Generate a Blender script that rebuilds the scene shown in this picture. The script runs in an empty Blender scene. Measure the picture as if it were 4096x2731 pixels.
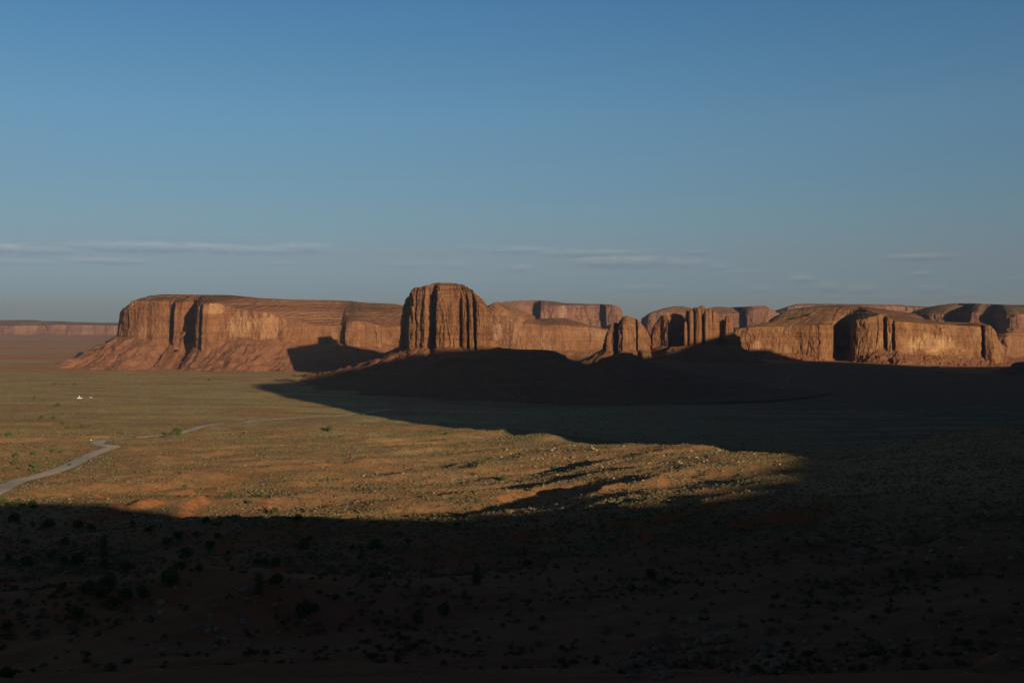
import bpy, math, random
import numpy as np
from mathutils import Matrix, Vector

R = math.radians
SC = bpy.context.scene
COL = SC.collection

# ------------------------------------------------------------------ camera, sky, sun, exposure
EYE = 200.0                      # height of the viewpoint above the valley floor
FPX = 4391.9                     # focal length in photograph pixels (4096 wide)
PITCH = math.atan(85.5 / FPX)
cam_d = bpy.data.cameras.new("camera")
cam_d.sensor_width = 36.0
cam_d.lens = 36.0 * FPX / 4096.0
cam_d.clip_start = 0.5
cam_d.clip_end = 120000.0
cam = bpy.data.objects.new("camera", cam_d)
cam.location = (0, 0, EYE)
cam.rotation_euler = (R(90) - PITCH, 0, 0)
COL.objects.link(cam)
SC.camera = cam

SUN_AZ = R(150.0)                # compass bearing of the sun from +Y, clockwise: behind and to the right
SUN_EL = R(10.0)
TOSUN = Vector((math.sin(SUN_AZ) * math.cos(SUN_EL), math.cos(SUN_AZ) * math.cos(SUN_EL), math.sin(SUN_EL)))
sd = bpy.data.lights.new("sun", 'SUN')
sd.energy = 5.0
sd.angle = R(0.53)
sd.color = (1.0, 0.80, 0.56)
sun = bpy.data.objects.new("sun", sd)
sun.rotation_euler = TOSUN.to_track_quat('Z', 'Y').to_euler()
sun.location = (300, -500, 900)
COL.objects.link(sun)

SC.view_settings.view_transform = 'Standard'
SC.view_settings.look = 'None'
SC.view_settings.gamma = 1.0
SC.view_settings.use_curve_mapping = False
SC.view_settings.exposure = 0.15
SC.cycles.volume_max_steps = 64
SC.cycles.volume_bounces = 0
SC.cycles.max_bounces = 4
SC.cycles.diffuse_bounces = 1


class NT:
    """small helper for node trees"""
    def __init__(s, tree):
        s.t = tree; s.n = tree.nodes; s.l = tree.links

    def add(s, typ, **kw):
        nd = s.n.new(typ)
        ins = kw.pop('ins', {})
        for k, v in kw.items():
            setattr(nd, k, v)
        for k, v in ins.items():
            sock = nd.inputs[k]
            if isinstance(v, bpy.types.NodeSocket):
                s.l.new(v, sock)
            else:
                sock.default_value = v
        return nd

    def math(s, op, a, b=0.0, c=0.0, clamp=False):
        nd = s.add('ShaderNodeMath', operation=op, ins={0: a, 1: b, 2: c})
        nd.use_clamp = clamp
        return nd.outputs[0]

    def mix(s, f, a, b, blend='MIX'):
        nd = s.n.new('ShaderNodeMix'); nd.data_type = 'RGBA'; nd.blend_type = blend
        for sock, v in ((nd.inputs[0], f), (nd.inputs[6], a), (nd.inputs[7], b)):
            if isinstance(v, bpy.types.NodeSocket):
                s.l.new(v, sock)
            else:
                sock.default_value = v if not isinstance(v, tuple) or len(v) == 4 else (*v, 1)
        return nd.outputs[2]

    def ramp(s, f, stops, interp='LINEAR'):
        nd = s.n.new('ShaderNodeValToRGB'); cr = nd.color_ramp; cr.interpolation = interp
        while len(cr.elements) < len(stops):
            cr.elements.new(0.5)
        for e, (p, c) in zip(cr.elements, stops):
            e.position = p
            e.color = (*c, 1) if isinstance(c, tuple) else (c, c, c, 1)
        s.l.new(f, nd.inputs[0])
        return nd.outputs[0]

    def noise(s, vec, scale, detail=4.0, rough=0.55, dist=0.0):
        nd = s.add('ShaderNodeTexNoise', ins={'Vector': vec, 'Scale': scale, 'Detail': detail, 'Roughness': rough, 'Distortion': dist})
        return nd.outputs[0]

    def vmul(s, vec, v):
        return s.add('ShaderNodeVectorMath', operation='MULTIPLY', ins={0: vec, 1: v}).outputs[0]


world = bpy.data.worlds.new("World")
SC.world = world
world.use_nodes = True
w = NT(world.node_tree)
w.n.clear()
sky = w.add('ShaderNodeTexSky', sky_type='NISHITA')
sky.sun_disc = False
sky.sun_elevation = SUN_EL
sky.sun_rotation = SUN_AZ
sky.altitude = 1700.0
sky.air_density = 1.0
sky.dust_density = 1.0
sky.ozone_density = 1.5
# thin cloud streaks low over the horizon, laid out on the sky by bearing and elevation
tc = w.add('ShaderNodeTexCoord')
sep = w.add('ShaderNodeSeparateXYZ', ins={0: tc.outputs['Generated']})
az = w.math('ARCTAN2', sep.outputs[0], sep.outputs[1])
el = w.math('ARCSINE', sep.outputs[2])
cvec = w.add('ShaderNodeCombineXYZ', ins={0: w.math('MULTIPLY', az, 48.0), 1: w.math('MULTIPLY', el, 230.0), 2: 0.0}).outputs[0]
cn = w.noise(cvec, 1.3, 7.0, 0.66, 0.5)


def sky_ang(x, y):
    vx = (x - 2048) / FPX; vz = -(y - 1365.5) / FPX
    wy = math.cos(PITCH) + math.sin(PITCH) * vz
    wz = -math.sin(PITCH) + math.cos(PITCH) * vz
    return math.atan2(vx, wy), math.atan2(wz, math.hypot(vx, wy))


CLOUDS = [  # centre x, centre y, half width, half height, density
    (70, 1000, 190, 16, 1.0), (640, 992, 350, 17, 1.0), (1210, 995, 120, 20, 0.9), (1000, 1003, 330, 14, 0.8), (420, 1045, 170, 11, 0.7),
    (1120, 1055, 60, 8, 0.5), (1650, 1060, 190, 12, 0.35), (1890, 995, 60, 14, 0.5), (2080, 1003, 150, 13, 0.8), (2350, 1014, 260, 14, 0.75), (1820, 1062, 60, 14, 0.5),
    (2500, 1050, 230, 20, 1.0), (2740, 1056, 120, 16, 0.6), (2785, 1011, 45, 8, 0.9), (2080, 1075, 55, 13, 0.8), (2880, 1070, 60, 12, 0.5),
    (3215, 1118, 50, 16, 1.0), (3310, 1150, 45, 18, 0.8), (3450, 1158, 60, 18, 0.8), (3685, 1030, 140, 12, 0.9), (3690, 1098, 45, 10, 0.8),
    (3720, 1158, 60, 16, 0.5), (3050, 1158, 70, 12, 0.4), (2560, 1155, 180, 13, 0.45), (2990, 1092, 100, 10, 0.4), (1320, 958, 500, 8, 0.12),
    (3870, 1180, 90, 16, 0.35), (4080, 1118, 70, 9, 0.5), (60, 1050, 180, 10, 0.4), (1925, 1128, 60, 9, 0.3), (3560, 1190, 200, 14, 0.3)]
tot = None
low = None
for cx, cy, hw, hh, dn in CLOUDS:
    a0, e0 = sky_ang(cx, cy)
    u = w.math('DIVIDE', w.math('SUBTRACT', az, a0), hw / FPX)
    v = w.math('DIVIDE', w.math('SUBTRACT', el, e0), hh * 1.35 / FPX)
    d = w.math('ADD', w.math('MULTIPLY', u, u), w.math('MULTIPLY', v, v))
    m = w.math('MULTIPLY', w.math('SUBTRACT', 1.5, d, clamp=False), dn)
    m = w.math('MAXIMUM', m, 0.0)
    tot = m if tot is None else w.math('MAXIMUM', tot, m)
    # how far below the centre line: the bases are in their own shade
    b = w.math('MULTIPLY', m, w.math('ADD', w.math('MULTIPLY', v, 0.5), 0.45))
    low = b if low is None else w.math('MAXIMUM', low, b)
dens = w.math('MULTIPLY', tot, w.ramp(cn, [(0.33, 0.0), (0.6, 1.0)]))
dens = w.math('MULTIPLY', w.math('MINIMUM', dens, 1.0), 0.95)
elf = w.math('DIVIDE', el, R(90.0))
skc = w.mix(1.0, sky.outputs[0], w.ramp(elf, [(0.0, (0.345, 0.431, 0.684)), (0.0174, (0.345, 0.431, 0.684)), (0.0348, (0.432, 0.46, 0.605)), (0.0578, (0.483, 0.554, 0.634)), (0.0807, (0.504, 0.624, 0.699)), (0.1147, (0.537, 0.729, 0.819)), (0.148, (0.484, 0.746, 0.864)), (0.1779, (0.439, 0.736, 0.92)), (0.3, (0.168, 0.246, 0.361)), (0.6, (0.063, 0.074, 0.09)), (1.0, (0.053, 0.057, 0.067))]), 'MULTIPLY')
lit = w.math('DIVIDE', low, w.math('MAXIMUM', tot, 0.001))
ccol = w.mix(w.ramp(lit, [(0.25, 0.0), (0.75, 1.0)]), w.mix(1.0, skc, (0.86, 0.83, 0.90), 'MULTIPLY'), w.mix(1.0, skc, (1.44, 1.22, 1.12), 'MULTIPLY'))
final = w.mix(dens, skc, ccol)
bg = w.add('ShaderNodeBackground', ins={0: final, 1: 0.085})
world.cycles.sampling_method = 'MANUAL'
world.cycles.sample_map_resolution = 128
wo = w.add('ShaderNodeOutputWorld', ins={0: bg.outputs[0]})

# ------------------------------------------------------------------ noise
_rs = np.random.RandomState(7)
_PERM = _rs.permutation(256).astype(np.int64)
_PERM = np.concatenate([_PERM, _PERM, _PERM])
_g = _rs.normal(size=(256, 3)); _GR = (_g / np.linalg.norm(_g, axis=1)[:, None]).astype(np.float64)


def perlin(x, y, z=0.0):
    x = np.asarray(x, float); y = np.asarray(y, float); z = np.zeros_like(x) + z
    xi = np.floor(x).astype(np.int64); yi = np.floor(y).astype(np.int64); zi = np.floor(z).astype(np.int64)
    xf = x - xi; yf = y - yi; zf = z - zi
    xi &= 255; yi &= 255; zi &= 255
    u = xf * xf * (3 - 2 * xf); v = yf * yf * (3 - 2 * yf); t = zf * zf * (3 - 2 * zf)
    out = 0.0
    for dx in (0, 1):
        wx = u if dx else 1 - u
        px = _PERM[(xi + dx) & 255]
        for dy in (0, 1):
            wy = v if dy else 1 - v
            py = _PERM[(px + yi + dy) & 255]
            for dz in (0, 1):
                wz = t if dz else 1 - t
                g = _GR[_PERM[(py + zi + dz) & 255]]
                out = out + wx * wy * wz * (g[..., 0] * (xf - dx) + g[..., 1] * (yf - dy) + g[..., 2] * (zf - dz))
    return out * 1.5


def fbm(x, y, z=0.0, octv=4, gain=0.5):
    s = 0.0; a = 1.0; f = 1.0
    for i in range(octv):
        s = s + a * perlin(x * f + 17.3 * i, y * f - 9.1 * i, np.asarray(z) * f + 5.7 * i)
        a *= gain; f *= 2.03
    return s


def sstep(a, b, x):
    t = np.clip((x - a) / (b - a), 0, 1)
    return t * t * (3 - 2 * t)


# ------------------------------------------------------------------ places: a direction of the photograph and a distance make a point
def at(x, y, D):
    vx = (x - 2048.0) / FPX; vz = -(y - 1365.5) / FPX
    wy = math.cos(PITCH) + math.sin(PITCH) * vz
    wz = -math.sin(PITCH) + math.cos(PITCH) * vz
    return (vx / wy * D, D, EYE + wz / wy * D)


def zone1(u, v): return 300 + u * 0.5952, 1050 + v * 0.5952
def zone2(u, v): return 1400 + u * 0.5952, 1050 + v * 0.5952
def zone3(u, v): return 2700 + u * 0.5935, 1050 + v * 0.5935
def zone4(u, v): return 0 + u * 0.5952, 1400 + v * 0.5952
def zone5(u, v): return 1300 + u * 0.5952, 1500 + v * 0.5952
def zone7(u, v): return 0 + u * 0.5952, 1950 + v * 0.5952
def zone8(u, v): return 1300 + u * 0.5952, 1950 + v * 0.5952
def zone9(u, v): return 2600 + u * 0.6361, 1950 + v * 0.6361
def zoneP(u, v): return 2380 + u * 0.2636, 1180 + v * 0.2636
def zoneR(u, v): return 3300 + u * 0.33844, 1180 + v * 0.33844
def zoneB(u, v): return 1560 + u * 0.22321, 1100 + v * 0.22321


# ------------------------------------------------------------------ mesh helpers
def grid_faces(nr, nc, closed=False):
    r = np.arange(nr - 1)[:, None]; c = np.arange(nc if closed else nc - 1)[None, :]
    a = r * nc + c; b = r * nc + (c + 1) % nc
    return np.stack([a, b, b + nc, a + nc], -1).reshape(-1, 4)


def np_mesh(name, co, faces, mat, smooth=False, mats=None, mat_idx=None):
    me = bpy.data.meshes.new(name)
    faces = np.asarray(faces, np.int32)
    k = faces.shape[1]
    me.vertices.add(len(co)); me.vertices.foreach_set('co', np.asarray(co, np.float32).ravel())
    me.loops.add(faces.size); me.loops.foreach_set('vertex_index', faces.ravel())
    me.polygons.add(len(faces))
    me.polygons.foreach_set('loop_start', np.arange(0, faces.size, k, dtype=np.int32))
    if mats:
        for m in mats: me.materials.append(m)
        me.polygons.foreach_set('material_index', np.asarray(mat_idx, np.int32))
    else:
        me.materials.append(mat)
    me.polygons.foreach_set('use_smooth', np.full(len(faces), smooth, dtype=bool))
    me.update(calc_edges=True)
    return me


def link(name, me, parent=None, loc=(0, 0, 0)):
    o = bpy.data.objects.new(name, me)
    COL.objects.link(o)
    o.location = loc
    if parent: o.parent = parent
    return o


def tag(o, label=None, cat=None, group=None, kind=None):
    if label: o['label'] = label
    if cat: o['category'] = cat
    if group: o['group'] = group
    if kind: o['kind'] = kind
    return o


def thing(name, label, cat, loc=(0, 0, 0), group=None, rz=0.0):
    o = bpy.data.objects.new(name, None)
    COL.objects.link(o); o.location = loc; o.rotation_euler = (0, 0, rz)
    o.empty_display_size = 1.0
    return tag(o, label, cat, group)


def copy_thing(src, loc, rz=0.0, scale=1.0, label=None):
    c = src.copy(); COL.objects.link(c)
    c.location = loc; c.rotation_euler = (0, 0, rz)
    c.scale = (scale, scale, scale) if not isinstance(scale, tuple) else scale
    if label: c['label'] = label
    for ch in src.children:
        d = ch.copy(); COL.objects.link(d); d.parent = c
        for g in ch.children:
            e = g.copy(); COL.objects.link(e); e.parent = d
    return c


# ------------------------------------------------------------------ materials
def new_mat(name):
    m = bpy.data.materials.new(name); m.use_nodes = True
    t = NT(m.node_tree); t.n.clear()
    t.out = t.add('ShaderNodeOutputMaterial')
    t.bsdf = t.add('ShaderNodeBsdfPrincipled', ins={'Roughness': 0.95})
    t.bsdf.inputs['Specular IOR Level'].default_value = 0.08
    t.l.new(t.bsdf.outputs[0], t.out.inputs[0])
    return m, t


def rock_mat(name, base, dark, pale, varnish=0.5, scale=1.0, scar=None, band_amp=1.0, veg=0.35, top_band=None):
    """sandstone: level beds, dark vertical varnish streaks, pale freshly broken patches, brush on flat ledges"""
    m, t = new_mat(name)
    geo = t.add('ShaderNodeNewGeometry')
    P = geo.outputs['Position']
    k = 1.0 / scale
    warp = t.noise(P, 0.004 * k, 3)
    pz = t.add('ShaderNodeSeparateXYZ', ins={0: P})
    zz = t.math('ADD', pz.outputs[2], t.math('MULTIPLY', warp, 14.0))
    bv = t.add('ShaderNodeCombineXYZ', ins={0: t.math('MULTIPLY', pz.outputs[0], 0.0012), 1: t.math('MULTIPLY', pz.outputs[1], 0.0012), 2: t.math('MULTIPLY', zz, 0.05 * k)}).outputs[0]
    beds = t.noise(bv, 1.0, 7, 0.68)
    c = t.mix(t.ramp(beds, [(0.38, 0.0), (0.62, 1.0)]), dark, base)
    c = t.mix(t.math('MULTIPLY', t.ramp(t.noise(P, 0.009 * k, 5, 0.6), [(0.5, 0.0), (0.66, 1.0)]), 0.55), c, pale)
    if top_band:
        z0, z1, tcol, tcol2 = top_band
        bf = t.add('ShaderNodeMapRange', ins={0: t.math('ADD', zz, t.math('MULTIPLY', t.noise(P, 0.012, 4), 30.0)), 1: z0 + 22, 2: z1 + 22, 3: 0.0, 4: 1.0}).outputs[0]
        bb = t.noise(t.vmul(bv, (1.0, 1.0, 4.5)), 1.0, 4, 0.7)
        c = t.mix(bf, c, t.mix(t.ramp(bb, [(0.42, 0.0), (0.6, 1.0)]), tcol, tcol2))
    # varnish running down the faces
    sv = t.vmul(P, (0.05 * k, 0.05 * k, 0.0035 * k))
    st = t.noise(sv, 1.0, 7, 0.66, 0.15)
    sm = t.noise(P, 0.011 * k, 3)
    stm = t.math('MULTIPLY', t.ramp(st, [(0.46, 0.0), (0.6, 1.0)]), t.ramp(sm, [(0.4, 0.15), (0.58, 1.0)]))
    var = tuple(x * 0.42 for x in dark)
    nz = t.add('ShaderNodeSeparateXYZ', ins={0: geo.outputs['True Normal']}).outputs[2]
    steep = t.ramp(nz, [(0.3, 1.0), (0.62, 0.0)])
    c = t.mix(t.math('MULTIPLY', t.math('MULTIPLY', stm, steep), varnish), c, var)
    sv2 = t.vmul(P, (0.16 * k, 0.16 * k, 0.006 * k))
    st2 = t.noise(sv2, 1.0, 5, 0.6)
    c = t.mix(t.math('MULTIPLY', steep, t.math('MULTIPLY', t.ramp(st2, [(0.55, 0.0), (0.68, 1.0)]), 0.22)), c, pale)
    for (sx, sy, sz, rx, rz_) in (scar or []):
        d = t.add('ShaderNodeVectorMath', operation='SUBTRACT', ins={0: P, 1: (sx, sy, sz)}).outputs[0]
        d = t.vmul(d, (1 / rx, 1 / (rx * 2.5), 1 / rz_))
        ln = t.add('ShaderNodeVectorMath', operation='LENGTH', ins={0: d}).outputs['Value']
        ln = t.math('ADD', ln, t.math('MULTIPLY', t.math('SUBTRACT', st, 0.5), 1.9))
        ln = t.math('ADD', ln, t.math('MULTIPLY', t.math('SUBTRACT', t.noise(P, 0.03, 4), 0.5), 0.7))
        c = t.mix(t.math('MULTIPLY', t.ramp(ln, [(0.7, 1.0), (0.95, 0.0)]), 0.6), c, tuple(min(1, x * 1.28) for x in pale))
    # brush and rubble on the ledges
    vg = t.noise(P, 0.09, 5, 0.7)
    vm = t.math('MULTIPLY', t.ramp(vg, [(0.5, 0.0), (0.6, 1.0)]), t.ramp(nz, [(0.72, 0.0), (0.9, 1.0)]))
    c = t.mix(t.math('MULTIPLY', vm, veg), c, (0.075, 0.075, 0.035))
    bl = t.add('ShaderNodeTexVoronoi', ins={'Vector': t.vmul(P, (0.05 * k, 0.05 * k, 0.028 * k)), 'Scale': 1.0})
    bcol = t.add('ShaderNodeSeparateXYZ', ins={0: bl.outputs['Color']}).outputs[0]
    c = t.mix(t.math('MULTIPLY', steep, 0.38), c, t.mix(bcol, (0.55, 0.52, 0.50), (1.4, 1.38, 1.36)), 'MULTIPLY')
    fb = t.noise(t.vmul(P, (0.004, 0.004, 0.42 * k)), 1.0, 3, 0.6)
    c = t.mix(t.math('MULTIPLY', t.ramp(fb, [(0.5, 0.0), (0.62, 1.0)]), 0.28), c, tuple(x * 0.5 for x in dark))
    cr = t.noise(P, 0.25 * k, 4, 0.7)
    c = t.mix(0.35, c, t.mix(t.ramp(cr, [(0.3, 0.0), (0.7, 1.0)]), (0.45, 0.45, 0.45), (1.45, 1.45, 1.45)), 'MULTIPLY')
    t.l.new(c, t.bsdf.inputs['Base Color'])
    b1 = t.add('ShaderNodeBump', ins={'Height': t.noise(t.vmul(P, (1, 1, 0.25)), 0.11 * k, 7, 0.7), 'Strength': 0.8, 'Distance': 9.0 * scale})
    lv = t.noise(t.vmul(P, (0.02, 0.02, 0.35 * k)), 1.0, 5, 0.65)
    b2 = t.add('ShaderNodeBump', ins={'Height': lv, 'Strength': 0.5 * band_amp, 'Distance': 4.0 * scale, 'Normal': b1.outputs[0]})
    t.l.new(b2.outputs[0], t.bsdf.inputs['Normal'])
    return m


def talus_mat(name, a, b, green=0.5):
    m, t = new_mat(name)
    geo = t.add('ShaderNodeNewGeometry'); P = geo.outputs['Position']
    c = t.mix(t.ramp(t.noise(P, 0.02, 5, 0.6), [(0.35, 0.0), (0.65, 1.0)]), a, b)
    vor = t.add('ShaderNodeTexVoronoi', ins={'Vector': P, 'Scale': 0.13})
    c = t.mix(t.math('MULTIPLY', t.ramp(vor.outputs['Distance'], [(0.12, 1.0), (0.34, 0.0)]), 0.45), c, (0.32, 0.16, 0.08))
    g = t.noise(P, 0.05, 6, 0.7)
    nz = t.add('ShaderNodeSeparateXYZ', ins={0: geo.outputs['True Normal']}).outputs[2]
    gm = t.math('MULTIPLY', t.ramp(g, [(0.47, 0.0), (0.58, 1.0)]), t.ramp(nz, [(0.8, 0.15), (0.97, 1.0)]))
    c = t.mix(t.math('MULTIPLY', gm, green), c, (0.10, 0.10, 0.045))
    pz = t.add('ShaderNodeSeparateXYZ', ins={0: P}).outputs[2]
    lv = t.noise(t.vmul(P, (0.003, 0.003, 0.16)), 1.0, 4, 0.6)
    c = t.mix(t.math('MULTIPLY', t.ramp(lv, [(0.52, 0.0), (0.62, 1.0)]), 0.4), c, tuple(x * 0.55 for x in a))
    t.l.new(c, t.bsdf.inputs['Base Color'])
    bh = t.math('ADD', t.noise(P, 0.12, 7, 0.72), t.math('MULTIPLY', t.ramp(vor.outputs['Distance'], [(0.0, 1.0), (0.45, 0.0)]), 0.6))
    bp = t.add('ShaderNodeBump', ins={'Height': bh, 'Strength': 0.9, 'Distance': 6.0})
    t.l.new(bp.outputs[0], t.bsdf.inputs['Normal'])
    return m


def ground_mat():
    m, t = new_mat('desert_ground')
    geo = t.add('ShaderNodeNewGeometry'); P = geo.outputs['Position']
    sx = t.add('ShaderNodeSeparateXYZ', ins={0: P})
    nz = t.add('ShaderNodeSeparateXYZ', ins={0: geo.outputs['True Normal']}).outputs[2]
    sand = t.mix(t.ramp(t.noise(P, 0.006, 5, 0.6), [(0.3, 0.0), (0.7, 1.0)]), (0.52, 0.25, 0.10), (0.47, 0.275, 0.13))
    sand = t.mix(t.math('MULTIPLY', t.ramp(t.noise(P, 0.5, 5, 0.7), [(0.35, 1.0), (0.6, 0.0)]), 0.35), sand, (0.26, 0.09, 0.04))
    # sparse scrub and dry grass on the near slopes, as flecks
    fl = t.noise(P, 0.42, 5, 0.75)
    pt = t.noise(P, 0.018, 4, 0.6)
    nearg = t.math('MULTIPLY', t.ramp(fl, [(0.48, 0.0), (0.56, 1.0)]), t.ramp(pt, [(0.35, 0.2), (0.6, 0.95)]))
    c = t.mix(t.math('MULTIPLY', nearg, 0.75), sand, (0.27, 0.19, 0.085))
    # the valley floor carries a closed cover of olive brush with bare red streaks
    dist = t.math('SQRT', t.math('ADD', t.math('MULTIPLY', sx.outputs[0], sx.outputs[0]), t.math('MULTIPLY', sx.outputs[1], sx.outputs[1])))
    valley = t.add('ShaderNodeMapRange', ins={0: sx.outputs[2], 1: 72.0, 2: 34.0, 3: 0.0, 4: 1.0}); valley.clamp = True
    st = t.noise(t.vmul(P, (0.0035, 0.011, 0.0)), 1.0, 7, 0.68, 0.2)
    cover = t.math('MULTIPLY', t.ramp(st, [(0.44, 0.06), (0.53, 1.0)]), t.ramp(t.noise(t.vmul(P, (0.03, 0.06, 0.0)), 1.0, 5, 0.7), [(0.36, 0.35), (0.5, 1.0)]))
    brush = t.mix(t.ramp(t.noise(P, 0.09, 5, 0.7), [(0.38, 0.0), (0.62, 1.0)]), (0.40, 0.32, 0.125), (0.64, 0.50, 0.21))
    # dry pale brush to the left, colour darkened rightwards to deepen the valley shade
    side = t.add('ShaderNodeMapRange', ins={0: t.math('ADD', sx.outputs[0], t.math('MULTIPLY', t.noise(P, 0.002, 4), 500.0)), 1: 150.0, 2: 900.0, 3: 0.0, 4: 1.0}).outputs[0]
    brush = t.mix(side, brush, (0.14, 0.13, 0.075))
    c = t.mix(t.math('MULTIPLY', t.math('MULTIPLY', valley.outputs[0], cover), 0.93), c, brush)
    # bare red apron and pale salt bands of the far plain
    fs = t.noise(t.vmul(P, (0.00022, 0.0016, 0.0)), 1.0, 5, 0.6, 0.1)
    far = t.add('ShaderNodeMapRange', ins={0: sx.outputs[1], 1: 4050.0, 2: 4700.0, 3: 0.0, 4: 1.0})
    c = t.mix(t.math('MULTIPLY', far.outputs[0], t.ramp(fs, [(0.42, 0.0), (0.5, 1.0)])), c, (0.52, 0.215, 0.10))
    f2 = t.add('ShaderNodeMapRange', ins={0: sx.outputs[1], 1: 6500.0, 2: 7500.0, 3: 0.0, 4: 1.0})
    c = t.mix(t.math('MULTIPLY', f2.outputs[0], t.ramp(fs, [(0.58, 0.0), (0.63, 0.8)])), c, (0.62, 0.42, 0.26))
    # bare brown flats round the foot of the butte
    bx_ = t.add('ShaderNodeMapRange', ins={0: sx.outputs[0], 1: -420.0, 2: -120.0, 3: 0.0, 4: 1.0}).outputs[0]
    yy = t.math('ADD', sx.outputs[1], t.math('MULTIPLY', t.math('SUBTRACT', t.noise(P, 0.0016, 4, 0.6), 0.5), 900.0))
    b1_ = t.add('ShaderNodeMapRange', ins={0: yy, 1: 2380.0, 2: 2620.0, 3: 0.0, 4: 1.0}).outputs[0]
    b2_ = t.add('ShaderNodeMapRange', ins={0: yy, 1: 3980.0, 2: 3800.0, 3: 0.0, 4: 1.0}).outputs[0]
    c = t.mix(t.math('MULTIPLY', t.math('MULTIPLY', bx_, t.math('MULTIPLY', b1_, b2_)), 0.9), c, (0.25, 0.115, 0.065))
    # red shale soil near the viewpoint, darkened further rightwards to deepen the foreground shade
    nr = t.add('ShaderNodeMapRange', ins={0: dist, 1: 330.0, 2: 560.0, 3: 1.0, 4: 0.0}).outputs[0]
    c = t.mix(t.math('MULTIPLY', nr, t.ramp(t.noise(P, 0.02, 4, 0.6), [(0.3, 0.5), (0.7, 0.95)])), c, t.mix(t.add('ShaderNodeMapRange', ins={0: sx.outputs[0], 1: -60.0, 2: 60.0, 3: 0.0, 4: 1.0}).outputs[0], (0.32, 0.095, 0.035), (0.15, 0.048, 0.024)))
    # bare steep banks
    c = t.mix(t.ramp(nz, [(0.86, 0.8), (0.95, 0.0)]), c, (0.33, 0.115, 0.045))
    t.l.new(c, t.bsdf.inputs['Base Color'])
    near = t.add('ShaderNodeMapRange', ins={0: dist, 1: 250.0, 2: 1600.0, 3: 0.22, 4: 1.0})
    b0 = t.add('ShaderNodeBump', ins={'Height': t.noise(P, 1.3, 6, 0.7), 'Strength': 0.8, 'Distance': 0.5})
    b1 = t.add('ShaderNodeBump', ins={'Height': t.noise(P, 0.22, 6, 0.72), 'Strength': near.outputs[0], 'Distance': 2.6, 'Normal': b0.outputs[0]})
    t.l.new(b1.outputs[0], t.bsdf.inputs['Normal'])
    return m


def plain_mat(name, a, b=None, scale=1.0, rough=0.9, spec=0.1, metallic=0.0):
    m, t = new_mat(name)
    tcn = t.add('ShaderNodeTexCoord')
    b = b or tuple(x * 0.75 for x in a)
    c = t.mix(t.ramp(t.noise(tcn.outputs['Object'], scale, 5, 0.65), [(0.32, 0.0), (0.68, 1.0)]), a, b)
    t.l.new(c, t.bsdf.inputs['Base Color'])
    t.bsdf.inputs['Roughness'].default_value = rough
    t.bsdf.inputs['Specular IOR Level'].default_value = spec
    t.bsdf.inputs['Metallic'].default_value = metallic
    return m


def varied_mat(name, a, b, scale, bump=0.0):
    """colour varies by where each plant or stone stands, so a field of them is not uniform"""
    m, t = new_mat(name)
    P = t.add('ShaderNodeNewGeometry').outputs['Position']
    f = t.math('ADD', t.math('MULTIPLY', t.noise(P, scale, 3), 0.7), t.math('MULTIPLY', t.noise(P, scale * 0.05, 3), 0.3))
    c = t.mix(t.ramp(f, [(0.36, 0.0), (0.64, 1.0)]), a, b)
    t.l.new(c, t.bsdf.inputs['Base Color'])
    if bump:
        bp = t.add('ShaderNodeBump', ins={'Height': t.noise(P, 2.5, 5, 0.7), 'Strength': 0.7, 'Distance': bump})
        t.l.new(bp.outputs[0], t.bsdf.inputs['Normal'])
    return m


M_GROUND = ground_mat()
M_ROAD = varied_mat('gravel_road', (0.60, 0.49, 0.36), (0.80, 0.68, 0.52), 0.22, 0.12)
M_SAGE = varied_mat('sagebrush_leaves', (0.07, 0.07, 0.033), (0.19, 0.16, 0.075), 0.25)
M_JUNIPER = varied_mat('juniper_leaves', (0.045, 0.07, 0.025), (0.11, 0.125, 0.04), 0.6)
M_BARK = plain_mat('juniper_bark', (0.16, 0.11, 0.075))
M_DRY = plain_mat('dry_wood', (0.17, 0.13, 0.09))
M_STONE = varied_mat('pale_boulder', (0.19, 0.125, 0.08), (0.36, 0.26, 0.165), 0.35, 0.15)
M_TALUS = talus_mat('talus_red', (0.215, 0.09, 0.045), (0.27, 0.12, 0.062), 0.4)
M_TALUS2 = talus_mat('talus_green', (0.194, 0.088, 0.044), (0.238, 0.114, 0.057), 0.85)


# ------------------------------------------------------------------ ground
HZ = 1280.0
# for several bearings of the photograph: rows of (photograph height or None, distance, explicit z)
STN = [
    (-0.466, [(2731, 150), (2440, 260), (2177, 400), (2055, 520), (1950, 690), (1829, 960), (1742, 1370), (1637, 2160), (1533, 3300), (1480, 4386)]),
    (-0.23, [(2731, 145), (2440, 250), (2177, 395), (2060, 530), (1955, 715), (1829, 1010), (1742, 1440), (1655, 2080), (1560, 2950), (1480, 4386)]),
    (0.0, [(2731, 140), (2440, 235), (2177, 385), (2063, 560), (1950, 760), (1829, 1090), (1755, 1420), (1690, 1900), (1610, 2620), (1480, 4386)]),
    (0.14, [(2731, 128), (2440, 210), (2177, 345), (2000, 560), (1915, 760), (1800, 1130), (None, 1420, 30), (None, 1750, 12), (1604, 2650), (None, 3200, 20), (None, 3800, 58), (None, 4386, 50), (None, 5200, 45)]),
    (0.27, [(2731, 115), (2440, 185), (2177, 305), (2003, 490), (1916, 700), (1812, 1110), (None, 1400, 22), (None, 1700, 8), (None, 2500, 3), (None, 3200, 14), (None, 3800, 44), (None, 4386, 36), (None, 5200, 36)]),
    (0.466, [(2731, 100), (2440, 165), (2090, 330), (1829, 720), (1707, 1180), (None, 1450, 38), (None, 1850, 10), (None, 2500, 4), (None, 3500, 5), (None, 4386, 14)]),
]
_tabs = []
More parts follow.
